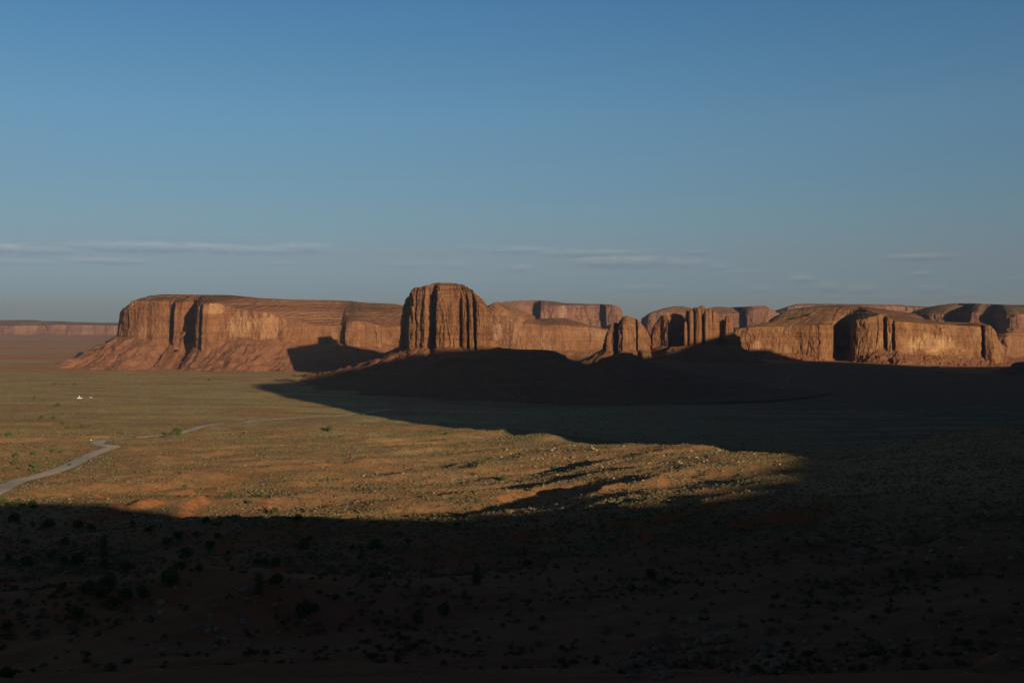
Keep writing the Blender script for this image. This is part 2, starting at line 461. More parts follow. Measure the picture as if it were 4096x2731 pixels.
for tn, rows in STN:
    D = [0.0, 40.0]; Z = [EYE - 1.7, EYE - 13.0]
    for r in rows:
        if r[0] is None:
            D.append(r[1]); Z.append(r[2])
        else:
            D.append(r[1]); Z.append(at(2048, r[0], r[1])[2])
    D += [9000.0, 70000.0]; Z += [0.0, 0.0]
    _tabs.append((tn, np.array(D), np.array(Z)))
_dg = np.concatenate([np.linspace(0, 200, 60, endpoint=False), np.geomspace(200, 70000, 500)])
_ztab = []
for tn, D, Z in _tabs:
    zz = np.interp(_dg, D, Z)
    for _ in range(3):
        zs = zz.copy(); zs[1:-1] = 0.25 * zz[:-2] + 0.5 * zz[1:-1] + 0.25 * zz[2:]; zz = zs
    _ztab.append(zz)
_ztab = np.array(_ztab); _tns = np.array([s[0] for s in _tabs])


def base_z(x, y):
    r = np.hypot(x, y)
    ang = np.arctan2(x, y)
    D = r * np.where(np.abs(ang) < R(27), np.cos(ang), math.cos(R(27)))
    tn = np.tan(np.clip(ang, -R(25), R(25)))
    out = np.zeros_like(r)
    j = np.clip(np.searchsorted(_tns, tn) - 1, 0, len(_tns) - 2)
    f = np.clip((tn - _tns[j]) / (_tns[j + 1] - _tns[j]), 0, 1); f = f * f * (3 - 2 * f)
    di = np.interp(D, _dg, np.arange(len(_dg)))
    i0 = np.clip(np.floor(di).astype(int), 0, len(_dg) - 2); df = di - i0
    za = _ztab[j, i0] * (1 - df) + _ztab[j, i0 + 1] * df
    zb = _ztab[j + 1, i0] * (1 - df) + _ztab[j + 1, i0 + 1] * df
    z = za * (1 - f) + zb * f
    # behind the viewpoint the hill stays high and climbs gently
    back = sstep(R(60), R(120), np.abs(ang))
    zback = EYE - 3 + 0.02 * np.minimum(r, 300) - 0.12 * np.maximum(r - 500, 0)
    zback = np.maximum(zback, 5.0)
    return z * (1 - back) + zback * back


def ground_z(x, y):
    x = np.asarray(x, float); y = np.asarray(y, float)
    z = base_z(x, y)
    r = np.hypot(x, y)
    # long low ridges and washes running up to the right
    ca, sa = math.cos(R(38)), math.sin(R(38))
    u = x * ca - y * sa; v = x * sa + y * ca
    wv = fbm(x / 190, y / 190, 3.0, 3) * 34
    mid = sstep(150, 480, r) * (1 - sstep(1250, 2100, r))
    rg = perlin((u + wv) / 62.0, v / 330.0, 1.5)
    rg2 = perlin((u + wv * 0.6) / 24.0, v / 120.0, 8.5)
    rt = sstep(0.08, 0.32, x / np.maximum(r, 1)) * sstep(350, 600, r)
    mid = mid * (1 - 0.72 * rt)
    z = z + mid * (9.0 * (0.42 - np.abs(rg)) * 1.1 + 2.6 * (0.35 - np.abs(rg2)))
    z = z + fbm(x / 420, y / 420, 11.0, 4) * 5.5 * (1 - 0.65 * rt) * sstep(200, 700, r) * (1 - 0.85 * sstep(1700, 3500, r))
    z = z + fbm(x / 70, y / 70, 21.0, 5, 0.52) * (2.6 - 1.7 * sstep(1300, 2500, r)) * sstep(5, 90, r)
    z = z + fbm(x / 9, y / 9, 31.0, 3) * 0.5 * (1 - sstep(900, 1800, r)) * sstep(3, 40, r)
    # layered ledges of shale in the near slope, stronger on the right
    lg = sstep(0.42, 0.6, 0.5 + fbm(x / 150, y / 150, 41.0, 3) * 0.9 + 0.16 * sstep(-50, 160, x)) * (1 - sstep(420, 900, r)) * sstep(40, 110, r)
    H = 4.2
    zz = z + fbm(x / 60, y / 60, 51.0, 3) * 1.6
    q = zz / H; fq = q - np.floor(q)
    ter = (np.floor(q) + sstep(0.62, 0.92, fq)) * H + (z - zz) * 0.9
    z = z * (1 - lg) + ter * lg
    # a knoll in the near left
    z = z + 9.0 * np.exp(-(((x + 62) / 52) ** 2 + ((y - 235) / 40) ** 2)) * (1 + 0.15 * fbm(x / 20, y / 20, 61.0, 3))
    z = z + 5.0 * np.exp(-(((x + 95) / 60) ** 2 + ((y - 400) / 30) ** 2))
    # low mounds on the plain
    return z


PHI = np.concatenate([np.linspace(-180, -60, 60, endpoint=False), np.linspace(-60, -28, 90, endpoint=False),
                      np.linspace(-28, 28, 1060, endpoint=False), np.linspace(28, 60, 90, endpoint=False), np.linspace(60, 180, 60, endpoint=False)])
PHI = np.radians(PHI)
_rr = [2.0]
while _rr[-1] < 38000:
    r_ = _rr[-1]
    s = 0.06 if r_ < 70 else (0.0052 if r_ < 1700 else (0.0085 if r_ < 6000 else 0.03))
    _rr.append(r_ * (1 + s))
RAD = np.array(_rr)
GX = RAD[:, None] * np.sin(PHI)[None, :]
GY = RAD[:, None] * np.cos(PHI)[None, :]
GZ = ground_z(GX.ravel(), GY.ravel()).reshape(GX.shape)


def gz(x, y):
    """height of the built ground surface"""
    x = np.atleast_1d(np.asarray(x, float)); y = np.atleast_1d(np.asarray(y, float))
    r = np.hypot(x, y); a = np.arctan2(x, y)
    fi = np.interp(r, RAD, np.arange(len(RAD))); fj = np.interp(a, PHI, np.arange(len(PHI)))
    i = np.clip(fi.astype(int), 0, len(RAD) - 2); j = np.clip(fj.astype(int), 0, len(PHI) - 2)
    u = fi - i; v = fj - j
    return (GZ[i, j] * (1 - u) * (1 - v) + GZ[i + 1, j] * u * (1 - v) + GZ[i, j + 1] * (1 - u) * v + GZ[i + 1, j + 1] * u * v)


def hit(px, py):
    """where the sight line through a place of the photograph first meets the ground"""
    p1 = np.array(at(px, py, 1.0)); d = p1 - np.array([0, 0, EYE])
    D = np.geomspace(60, 30000, 2600)
    z = EYE + d[2] * D; g = gz(d[0] * D, D)
    k = np.argmax(z < g)
    if k == 0: return None
    a = (z[k - 1] - g[k - 1]); b = (g[k] - z[k]); Dk = D[k - 1] + (D[k] - D[k - 1]) * a / (a + b + 1e-9)
    return d[0] * Dk, Dk, float(gz(d[0] * Dk, Dk)[0])


# ---- the gravel road: a bed is levelled into the ground before the ground mesh is made
ROAD_PX = [(-60, 1990), (0, 1958), (30, 1938), (80, 1918), (160, 1902), (215, 1885), (270, 1868), (320, 1842), (360, 1820), (400, 1804), (440, 1792), (462, 1787),
           (440, 1783), (410, 1779), (392, 1771), (397, 1764), (440, 1758), (520, 1750), (600, 1745), (680, 1738), (740, 1722), (800, 1707), (900, 1692),
           (1010, 1683), (1120, 1674), (1220, 1668), (1345, 1662), (1420, 1654), (1500, 1644), (1570, 1637)]
ROAD2_PX = [(1570, 1637), (1700, 1628), (1850, 1619), (1960, 1614), (2110, 1610), (2250, 1602), (2400, 1592), (2560, 1583), (2750, 1573), (2950, 1561), (3020, 1558), (3090, 1554), (3130, 1549), (3137, 1546),
            (3106, 1540), (3085, 1537), (3110, 1532), (3145, 1527), (3150, 1522), (3140, 1517), (3150, 1510), (3168, 1502), (3185, 1496), (3230, 1490)]


def road_points(pxs, step):
    pts = [hit(*p) for p in pxs]
    pts = np.array([p[:2] for p in pts if p])
    seg = np.hypot(*np.diff(pts, axis=0).T); s = np.concatenate([[0], np.cumsum(seg)])
    t = np.arange(0, s[-1], step)
    q = np.stack([np.interp(t, s, pts[:, 0]), np.interp(t, s, pts[:, 1])], 1)
    n = max(3, int(26 / step))
    ker = np.hanning(n + 2)[1:-1]; ker /= ker.sum()
    pad = np.concatenate([np.repeat(q[:1], n // 2, 0), q, np.repeat(q[-1:], n - 1 - n // 2, 0)])
    return np.stack([np.convolve(pad[:, 0], ker, 'valid'), np.convolve(pad[:, 1], ker, 'valid')], 1)


def carve(q, half, soft):
    zc = gz(q[:, 0], q[:, 1])
    n = max(3, int(60 / 4)); ker = np.ones(n) / n
    zc = np.convolve(np.concatenate([np.repeat(zc[0], n // 2), zc, np.repeat(zc[-1], n - 1 - n // 2)]), ker, 'valid')
    lo = q.min(0) - 40; hi = q.max(0) + 40
    idx = np.argwhere((GX > lo[0]) & (GX < hi[0]) & (GY > lo[1]) & (GY < hi[1]))
    gx = GX[idx[:, 0], idx[:, 1]]; gy = GY[idx[:, 0], idx[:, 1]]
    for k in range(0, len(idx), 20000):
        sl = slice(k, k + 20000)
        dx = gx[sl, None] - q[None, ::2, 0]; dy = gy[sl, None] - q[None, ::2, 1]
        dd = dx * dx + dy * dy
        j = dd.argmin(1); d = np.sqrt(dd[np.arange(len(j)), j])
        f = 1 - sstep(half, half + soft, d)
        ii = idx[sl]
        GZ[ii[:, 0], ii[:, 1]] = GZ[ii[:, 0], ii[:, 1]] * (1 - f) + zc[::2][j] * f
    return zc


RQ1 = road_points(ROAD_PX, 4.0); RZ1 = carve(RQ1, 10.0, 16.0)
RQ2 = road_points(ROAD2_PX, 6.0); RZ2 = carve(RQ2, 9.0, 22.0)

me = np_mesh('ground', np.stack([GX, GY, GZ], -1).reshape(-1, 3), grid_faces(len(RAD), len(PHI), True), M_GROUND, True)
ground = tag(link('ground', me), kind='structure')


def road_mesh(q, half, name, mat):
    t = np.gradient(q, axis=0); t /= np.hypot(t[:, 0], t[:, 1])[:, None]
    n = np.stack([t[:, 1], -t[:, 0]], 1)
    offs = np.linspace(-1, 1, 7)
    rag = np.stack([perlin(q[:, 0] / 7, q[:, 1] / 7, 3.0 + s) for s in (0, 9)], 1) * 0.9
    rows = []
    for k, o in enumerate(offs):
        hw = half + (rag[:, 0] if o < 0 else rag[:, 1]) * abs(o)
        p = q + n * (o * hw)[:, None]
        rows.append(np.stack([p[:, 0], p[:, 1], gz(p[:, 0], p[:, 1]) + 0.22 - 0.12 * abs(o) ** 3], 1))
    co = np.stack(rows, 1).reshape(-1, 3)
    me = np_mesh(name, co, grid_faces(len(q), len(offs)), mat, True)
    return tag(link(name, me), kind='structure')


road_mesh(RQ1, 6.6, 'road', M_ROAD)
road_mesh(RQ2, 5.0, 'road', varied_mat('shade_darkened_track', (0.24, 0.17, 0.13), (0.32, 0.24, 0.19), 0.3, 0.05))  # road colour darkened here to stand in for the valley's shade

# ------------------------------------------------------------------ mesas and buttes
def wrap_smooth(a, nw):
    kw = np.hanning(nw + 2)[1:-1]; kw /= kw.sum()
    m_ = nw // 2
    p = np.pad(a, (m_, nw - 1 - m_), mode='wrap')
    return np.convolve(p, kw, 'valid')


def build_rock(name, label, cat, cols, back_w, mats, med=None, lean=0.07, flute=6.0, fl_len=48.0, crack=5.0, strata=1.6,
               talus_r=2.1, talus_p=1.35, step_f=3.2, zc_back=None, cap_strata=1.5, zfoot=None, ds_back=16.0, seed=0.0,
               top_noise=2.0, rubble=2.5, talus=True, dome=1.0, smooth_w=110.0, talus_w=260.0, drop=40.0, jog_warp=7.0, ledge=1.0, terrace=9.0, blocks=5.5, nfr=(26, 56, 46, 8)):
    """cols: (x, D, y cliff base, y cliff rim, y skyline, setback of the skyline behind the rim).
    The front of the rock follows these stations; the body is carried back by back_w and closed behind."""
    F = []
    for (x, D, yb, yr, yt, ins) in cols:
        b = at(x, yb, D); zr = at(x, yr, D)[2]; zt = at(x, yt, D + ins)[2]
        F.append((b[0], b[1], b[2], zr, max(zt, zr + 0.5), ins))
    F = np.array(F)
    # closed plan: front left to right, then back right to left
    sel = np.linspace(0, len(F) - 1, min(len(F), 9)).astype(int)
    B = F[sel][::-1].copy()
    sc = (B[:, 1] + back_w) / B[:, 1]
    B[:, 0] *= sc; B[:, 1] += back_w
    if zc_back is not None: B[:, 2] = zc_back
    B[:, 4] = np.minimum(B[:, 4], B[:, 3] + (B[:, 4] - B[:, 3]) * 0.6)
    L = np.concatenate([F, B, F[:1]])
    seg = np.hypot(np.diff(L[:, 0]), np.diff(L[:, 1])); s = np.concatenate([[0], np.cumsum(seg)])
    sf = s[len(F) - 1]
    t = np.concatenate([np.arange(0, sf, step_f), np.arange(sf, s[-1], ds_back)])
    C = np.stack([np.interp(t, s, L[:, k]) for k in range(6)], 1)
    # smooth heights (not the plan) a little
    ker = np.hanning(9)[1:-1]; ker /= ker.sum()
    for k in (2, 3, 4, 5):
        pad = np.concatenate([C[-3:, k], C[:, k], C[:3, k]]); C[:, k] = np.convolve(pad, ker, 'valid')
    n = len(C)
    # the deep jogs of the plan belong to the cliff only; apron and cap follow a smoothed outline
    tu = np.arange(0, s[-1], step_f)
    Ru = np.stack([np.interp(tu, s, L[:, 0]), np.interp(tu, s, L[:, 1])], 1)
    nw = max(3, int(smooth_w / step_f)); kw = np.hanning(nw + 2)[1:-1]; kw /= kw.sum()
    Su = Ru.copy()
    for k in (0, 1):
        Su[:, k] = wrap_smooth(Ru[:, k], nw)
    Ou = Ru - Su
    PS = np.stack([np.interp(t, tu, Su[:, 0]), np.interp(t, tu, Su[:, 1])], 1)

    # medial line
    if med is None:
        a = F[0, :2] * (F[0, 1] + back_w / 2) / F[0, 1]; b = F[-1, :2] * (F[-1, 1] + back_w / 2) / F[-1, 1]
        w_ = np.hypot(*(b - a)); e = (b - a) / w_; sh = min(back_w * 0.5, w_ * 0.45)
        a = a + e * sh; b = b - e * sh
    else:
        a, b = np.array(med[0]), np.array(med[1])
    ab = b - a; tt = np.clip(((PS - a) @ ab) / max(ab @ ab, 1e-6), 0, 1)
    Mp = a + tt[:, None] * ab
    inw = Mp - PS; Lm = np.hypot(inw[:, 0], inw[:, 1]); inw /= Lm[:, None]
    nsm = 7; k2 = np.ones(nsm) / nsm
    for k in (0, 1):
        pad = np.concatenate([inw[-3:, k], inw[:, k], inw[:3, k]]); inw[:, k] = np.convolve(pad, k2, 'valid')
    inw /= np.hypot(inw[:, 0], inw[:, 1])[:, None]
    nt, nc, ns, ntop = nfr
    isf = t < sf
    nw2 = max(3, int(talus_w / step_f)); kw2 = np.hanning(nw2 + 2)[1:-1]; kw2 /= kw2.sum()
    Tu = Ru.copy()
    for k in (0, 1):
        Tu[:, k] = wrap_smooth(Ru[:, k], nw2)
    PT = np.stack([np.interp(t, tu, Tu[:, 0]), np.interp(t, tu, Tu[:, 1])], 1)
    zu = np.interp(tu, t, C[:, 2]); zu = wrap_smooth(zu, nw)
    zbt = np.interp(t, tu, zu)

    def plan(z, g):
        tw = t + jog_warp * (perlin(t / 70.0, z / 45.0 + 0 * t, seed + 40) + 0.5 * perlin(t / 20.0, z / 14.0 + 0 * t, seed + 44))
        return PS[:, 0] + np.interp(tw, tu, Ou[:, 0]) * g, PS[:, 1] + np.interp(tw, tu, Ou[:, 1]) * g

    wi = max(3, int(50 / step_f)); ki = np.hanning(wi + 2)[1:-1]; ki /= ki.sum()
    for k in (5,):
        C[:, k] = wrap_smooth(C[:, k], wi)
    root = thing(name, label, cat, (float(C[:, 0].mean()), float(C[:, 1].mean()), float(gz(C[:, 0].mean(), C[:, 1].mean())[0])))
    o0 = np.array(root.location)
    zb, zr, zt, ins = C[:, 2], C[:, 3], C[:, 4], np.minimum(C[:, 5], Lm * 0.85)

    def put(part, rows, mat, smooth=False):
        co = np.stack(rows, 0)
        me = np_mesh(part, co.reshape(-1, 3) - o0, grid_faces(co.shape[0], n, True), mat, smooth)
        return link(part, me, root)

    # --- talus apron
    if talus:
        rows = []
        zf = (gz(PT[:, 0], PT[:, 1]) if zfoot is None else np.full(n, float(zfoot))) - 4.0
        h = np.maximum(zbt - zf, 3.0)
        Rr = h * talus_r * (1 + 0.34 * fbm(t / 120.0, t * 0, seed + 90, 3))
        ext = min(drop * 2.2, 90.0)
        for k in range(nt + 4):
            q = min(k / nt, 1.0); over = max(0, k - nt) / 3.0
            out = Rr * (1 - q) - ext * over
            z = zf + h * q ** talus_p + 0.42 * ext * over
            X = PT[:, 0] - inw[:, 0] * out; Y = PT[:, 1] - inw[:, 1] * out
            m_ = np.sin(math.pi * min(q * 0.9, 1)) ** 0.7
            g_ = fbm(X / 70, Y / 70, seed, 4, 0.55) * h * 0.10 + rubble * fbm(X / 14, Y / 14, seed + 7, 4, 0.65)
            gul = -np.abs(perlin(X / 38, Y / 38, seed + 3)) * h * 0.17
            led = 2.4 * perlin(X * 0 + z / 9.0, X / 300, seed)
            rows.append(np.stack([X, Y, z + (g_ + gul + led) * m_], 1))
        put('talus_slope', rows, mats[1])
    # --- cliff
    def carve_off(X, Y, Z, rel, hgt):
        w1 = fbm(X / 260, Y / 260, Z / 260 + seed, 2) * 30
        f1 = fbm((X + w1) / (fl_len * 1.6), (Y + w1) / (fl_len * 1.6), Z / (fl_len * 4) + seed, 5, 0.5)
        cr = np.abs(perlin((X + w1) / (fl_len * 0.7), (Y + w1) / (fl_len * 0.7), Z / (fl_len * 5) + seed + 3))
        mk = sstep(-0.1, 0.25, perlin(X / (fl_len * 3), Y / (fl_len * 3), Z / (fl_len * 2.5) + seed + 50))
        crk = np.clip(1 - cr / 0.10, 0, 1) ** 1.3 * (0.25 + 0.75 * mk)
        cr2 = np.abs(perlin((X - w1) / (fl_len * 0.27), (Y + w1) / (fl_len * 0.27), Z / (fl_len * 1.6) + seed + 9))
        crk2 = np.clip(1 - cr2 / 0.12, 0, 1) * mk
        lowb = 1 + 1.6 * np.clip(1 - rel / 0.16, 0, 1)
        zw = Z + 5 * perlin(X / 120, Y / 120, seed + 60)
        stt = perlin(zw / 8.0, X / 500, seed + 1) + 0.6 * perlin(zw / 3.0, X / 200, seed + 2)
        bed = np.floor(zw / 17.0 + 0.8 * perlin(X / 90, Y / 90, zw / 17.0)) * 17.0 - Z
        s1 = np.floor(fbm(X / (fl_len * 0.9), Y / (fl_len * 0.9), Z / (fl_len * 1.3) + seed + 30, 3) * 4.5) / 4.5
        s2 = np.floor(fbm(X / (fl_len * 0.35), Y / (fl_len * 0.35), Z / (fl_len * 0.7) + seed + 33, 2) * 4) / 4
        return (-flute * 0.55 * f1 + crack * crk * np.clip((1.02 - rel) * 6, 0, 1) + crack * 0.35 * crk2 + strata * stt * lowb * 0.5
                + 1.5 * fbm(X / 12, Y / 12, Z / 9 + seed, 3, 0.6) + flute * 0.95 * s1 + flute * 0.22 * s2 + ledge * 0.09 * bed)

    def hsh(c, k):
        v_ = np.sin(c * 127.1 + k * 311.7 + seed * 17.0) * 43758.5453
        return v_ - np.floor(v_)

    def columns(z, q):
        out = 0.0
        for wdt, amp, k in ((fl_len * 0.95, 1.0, 1), (fl_len * 0.42, 0.6, 2), (fl_len * 0.19, 0.28, 3)):
            c_ = np.floor((t + wdt * 1.9 * perlin(t / (wdt * 2.7), z / (wdt * 4.0), seed + 5 * k)) / wdt)
            top = 0.25 + 0.95 * hsh(c_, k + 10)
            out = out - blocks * amp * hsh(c_, k) * (1 - sstep(-0.012, 0.012, q - top)) * (0.4 + 0.6 * (hsh(c_, k + 20) > 0.35))
        return out

    rows = []
    hc = zr - zb
    for k in range(nc + 1):
        q = k / nc
        z = zb - drop + (hc + drop) * q ** (1.0 if drop < 20 else 0.93)
        rel = np.full(n, q)
        g = 1.0 - 0.55 * sstep(0.72, 1.0, q + 0.16 * perlin(t / 35.0, 0 * t, seed + 70))
        PX, PY = plan(z, g)
        base_in = lean * np.maximum(z - zb, -20) + 5.0 * q ** 6
        d = base_in + carve_off(PX, PY, z, rel, hc) + columns(z, q)
        d = np.minimum(d, Lm * 0.8)
        rows.append(np.stack([PX + inw[:, 0] * d, PY + inw[:, 1] * d, z], 1))
    # continue straight into the shoulder so the parts meet
    off_top = d
    put('cliff_face', rows, mats[0])
    # --- shoulder and summit
    rows2 = [rows[-1].copy()]
    hs = zt - zr
    for k in range(1, ns + 1):
        e = k / ns
        din = off_top + ins * e
        shape = (1 - (1 - e) ** (1.0 + dome))
        PX, PY = plan(zr, 0.45 * (1 - sstep(0, 0.35, e)))
        fw = sstep(0.0, 0.55, e)
        PX = PX + (PT[:, 0] - PS[:, 0]) * fw; PY = PY + (PT[:, 1] - PS[:, 1]) * fw
        X = PX + inw[:, 0] * din; Y = PY + inw[:, 1] * din
        zz_ = zr + hs * shape
        if terrace > 0 and e < 1:
            Hs = terrace * (1 + 0.25 * perlin(X / 400, Y / 400, seed + 80)); zo = zz_ + terrace * 0.35 * fbm(X / 160, Y / 160, seed + 81, 3)
            qq_ = zo / Hs; fl_ = np.floor(qq_); fq = qq_ - fl_
            am = 0.85 * np.clip(hs / (2.0 * terrace), 0, 1) * np.clip(1.5 - ins / (np.maximum(hs, 5) * 4.0), 0.12, 1)
            zz_ = np.minimum(zz_ + ((fl_ + sstep(0.55, 0.85, fq)) * Hs - zo) * am, zt)
        zq = zz_ + cap_strata * perlin(zz_ / 6.0, X / 400, seed + 5) * np.minimum(hs / 8, 1.5)
        zq = zq + fbm(X / 45, Y / 45, seed + 12, 4, 0.55) * np.minimum(hs * 0.06, 3.2) * math.sin(math.pi * e) ** 0.5 if e < 1 else zq
        rows2.append(np.stack([X, Y, zq], 1))
    rem = np.maximum(Lm - (off_top + ins), 1.0)
    zmid = np.interp(tt, [0, 0.5, 1], [np.median(zt[tt < 0.3]) if (tt < 0.3).any() else zt.mean(), np.median(zt), np.median(zt[tt > 0.7]) if (tt > 0.7).any() else zt.mean()])
    for k in range(1, ntop + 1):
        e = k / ntop
        din = off_top + ins + rem * e
        X = PT[:, 0] + inw[:, 0] * din; Y = PT[:, 1] + inw[:, 1] * din
        if k == ntop:
            X = Mp[:, 0]; Y = Mp[:, 1]
        zq = (zt - 1.5 * min(e * 8, 1)) * (1 - e) + (zmid - 4) * e + fbm(X / 60, Y / 60, seed + 14, 3) * top_noise * math.sin(math.pi * e)
        rows2.append(np.stack([X, Y, np.minimum(zq, zt + 3)], 1))
    put('caprock', rows2, mats[2] if len(mats) > 2 else mats[0])
    return root


def zp(zone, lst):
    """stations given in an enlarged view: (u, D, v base, v rim, v top, setback)"""
    out = []
    for (u, D, vb, vr, vt, ins) in lst:
        x, yb = zone(u, vb); out.append((x, D, yb, zone(u, vr)[1], zone(u, vt)[1], ins))
    return out


ORANGE = (0.282, 0.132, 0.058); RUST = (0.211, 0.088, 0.040); PALE = (0.352, 0.194, 0.097)


def sc_at(zone, u, v, D, rx, rz_):
    x, y = zone(u, v); p = at(x, y, D)
    return (p[0], p[1], p[2], rx, rz_)


M_LEFT = rock_mat('sandstone_left_mesa', ORANGE, RUST, PALE, 0.6, 1.1,
                  [sc_at(zone1, 1105, 425, 4440, 56, 62), sc_at(zone1, 1300, 430, 4450, 78, 55), sc_at(zone1, 940, 310, 4480, 90, 26)])
M_LEFTC = rock_mat('sandstone_left_cap', (0.282, 0.136, 0.066), (0.238, 0.106, 0.053), (0.317, 0.176, 0.097), 0.25, 1.0, veg=0.55, top_band=(226, 240, (0.14, 0.06, 0.033), (0.235, 0.115, 0.06)))
M_BUTTE = rock_mat('sandstone_butte', (0.282, 0.132, 0.057), (0.189, 0.079, 0.035), (0.334, 0.176, 0.088), 0.75, 0.8)
M_SLICK = rock_mat('sandstone_slickrock', (0.282, 0.136, 0.062), (0.220, 0.097, 0.044), (0.370, 0.211, 0.114), 0.45, 1.0,
                   [sc_at(zone2, 960, 460, 5180, 48, 60), sc_at(zone2, 1110, 520, 5260, 22, 48)])
M_RIGHT = rock_mat('sandstone_right_mesa', (0.290, 0.141, 0.060), (0.211, 0.092, 0.040), (0.405, 0.238, 0.119), 0.5, 0.9,
                   [sc_at(zoneR, 1060, 570, 4400, 36, 40), sc_at(zoneR, 1240, 580, 4410, 70, 46), sc_at(zoneR, 1420, 560, 4430, 40, 42), sc_at(zone3, 500, 560, 4600, 60, 25)])
M_FAR = rock_mat('sandstone_far', (0.255, 0.128, 0.075), (0.194, 0.088, 0.055), (0.317, 0.185, 0.114), 0.5, 2.0, [sc_at(zone2, 1420, 335, 8250, 60, 60)], veg=0.7)
M_PINN = rock_mat('sandstone_pinnacles', (0.282, 0.132, 0.058), (0.202, 0.088, 0.040), (0.334, 0.185, 0.097), 0.6, 0.7)

# left mesa
LM = zp(zone1, [
    (300, 4760, 485, 330, 302, 14), (312, 4700, 487, 320, 288, 22), (345, 4640, 492, 300, 262, 30), (350, 4650, 492, 290, 258, 34), (362, 4620, 494, 262, 238, 50),
    (395, 4600, 490, 258, 232, 70), (400, 4612, 490, 256, 226, 78), (430, 4590, 492, 256, 217, 90), (470, 4575, 500, 262, 212, 100), (480, 4585, 502, 262, 212, 100), (520, 4560, 506, 262, 211, 105),
    (634, 4548, 528, 262, 212, 110), (638, 4612, 520, 262, 212, 70), (660, 4612, 520, 262, 212, 70), (664, 4520, 520, 270, 212, 130), (705, 4515, 520, 265, 213, 130), (708, 4680, 520, 265, 213, 30),
    (800, 4700, 528, 268, 214, 25), (816, 4470, 545, 300, 214, 150), (838, 4452, 560, 290, 214, 170), (845, 4470, 560, 285, 214, 160), (852, 4410, 580, 280, 215, 200), (890, 4405, 578, 270, 216, 205),
    (960, 4430, 560, 272, 222, 190), (1050, 4440, 510, 300, 230, 160), (1150, 4430, 490, 322, 239, 170), (1300, 4430, 505, 335, 246, 190), (1395, 4430, 520, 370, 250, 260), (1500, 4450, 538, 395, 252, 330),
    (1600, 4460, 545, 420, 254, 380), (1700, 4470, 545, 425, 256, 400), (1770, 4480, 545, 430, 258, 400), (1776, 4510, 545, 430, 258, 400), (1812, 4505, 547, 408, 259, 420), (1816, 4460, 547, 405, 259, 430),
    (1900, 4455, 547, 392, 261, 430), (1950, 4465, 548, 398, 263, 430), (1956, 4495, 548, 398, 263, 430), (2055, 4500, 550, 425, 266, 420), (2062, 4530, 550, 432, 266, 420), (2180, 4540, 545, 430, 270, 400),
    (2320, 4560, 540, 420, 275, 350), (2500, 4600, 540, 420, 280, 300)])
build_rock('mesa', 'long flat-topped mesa on the left ending in a sheer cliff over red talus', 'mesa', LM, 900.0,
           (M_LEFT, M_TALUS, M_LEFTC), talus_r=1.9, flute=6, fl_len=58, crack=5, seed=1.3, dome=0.25, cap_strata=2.2)

# central butte
CB = zp(zone2, [
    (352, 3470, 566, 300, 262, 5), (360, 3430, 566, 245, 238, 5), (380, 3395, 566, 238, 226, 6), (392, 3380, 566, 228, 200, 6), (405, 3350, 564, 178, 168, 8), (430, 3340, 563, 175, 166, 10), (447, 3352, 562, 178, 166, 10),
    (452, 3336, 562, 176, 165, 12), (480, 3330, 560, 172, 158, 14), (500, 3312, 560, 168, 152, 16), (520, 3322, 558, 172, 148, 20), (548, 3322, 556, 172, 138, 30), (553, 3345, 556, 175, 136, 20), (574, 3345, 556, 180, 134, 20),
    (580, 3272, 556, 205, 133, 80), (640, 3258, 558, 240, 133, 100), (700, 3262, 560, 250, 134, 100), (734, 3268, 562, 240, 138, 100), (738, 3288, 562, 232, 140, 80), (752, 3290, 562, 232, 142, 80),
    (757, 3262, 563, 245, 143, 100), (781, 3262, 563, 250, 147, 100), (784, 3292, 563, 250, 148, 70), (796, 3292, 563, 250, 150, 70), (800, 3258, 563, 255, 152, 100), (826, 3262, 564, 258, 162, 100),
    (829, 3300, 564, 255, 164, 70), (845, 3302, 564, 255, 172, 60), (850, 3258, 565, 262, 176, 90), (885, 3266, 566, 268, 205, 60), (925, 3300, 566, 285, 232, 40), (944, 3370, 564, 330, 290, 14), (940, 3400, 560, 350, 300, 10)])
build_rock('butte', 'tall solitary sandstone butte in the middle, its walls cut by deep cracks', 'butte', CB, 330.0,
           (M_BUTTE, M_TALUS, M_BUTTE), talus_r=4.6, talus_p=2.1, flute=4.5, fl_len=27, blocks=6.5, crack=6, strata=1.3, step_f=1.7, seed=4.1, drop=18, smooth_w=60, talus_w=120, jog_warp=4, zfoot=4, dome=0.7, nfr=(40, 80, 24, 6), lean=0.05)
SP = zp(zone2, [(900, 3290, 566, 545, 540, 4), (935, 3290, 566, 520, 512, 4), (960, 3300, 566, 516, 508, 4), (985, 3310, 566, 518, 510, 4), (1000, 3330, 566, 540, 534, 4)])
build_rock('rock_ledge', 'stepped blocky ledge of rock at the right foot of the tall butte', 'rock ledge', SP, 60.0,
           (M_BUTTE, M_TALUS), talus=False, flute=2, fl_len=14, blocks=2.0, crack=3, seed=5.5, drop=8, smooth_w=20, jog_warp=1, step_f=1.7, nfr=(8, 20, 5, 3))
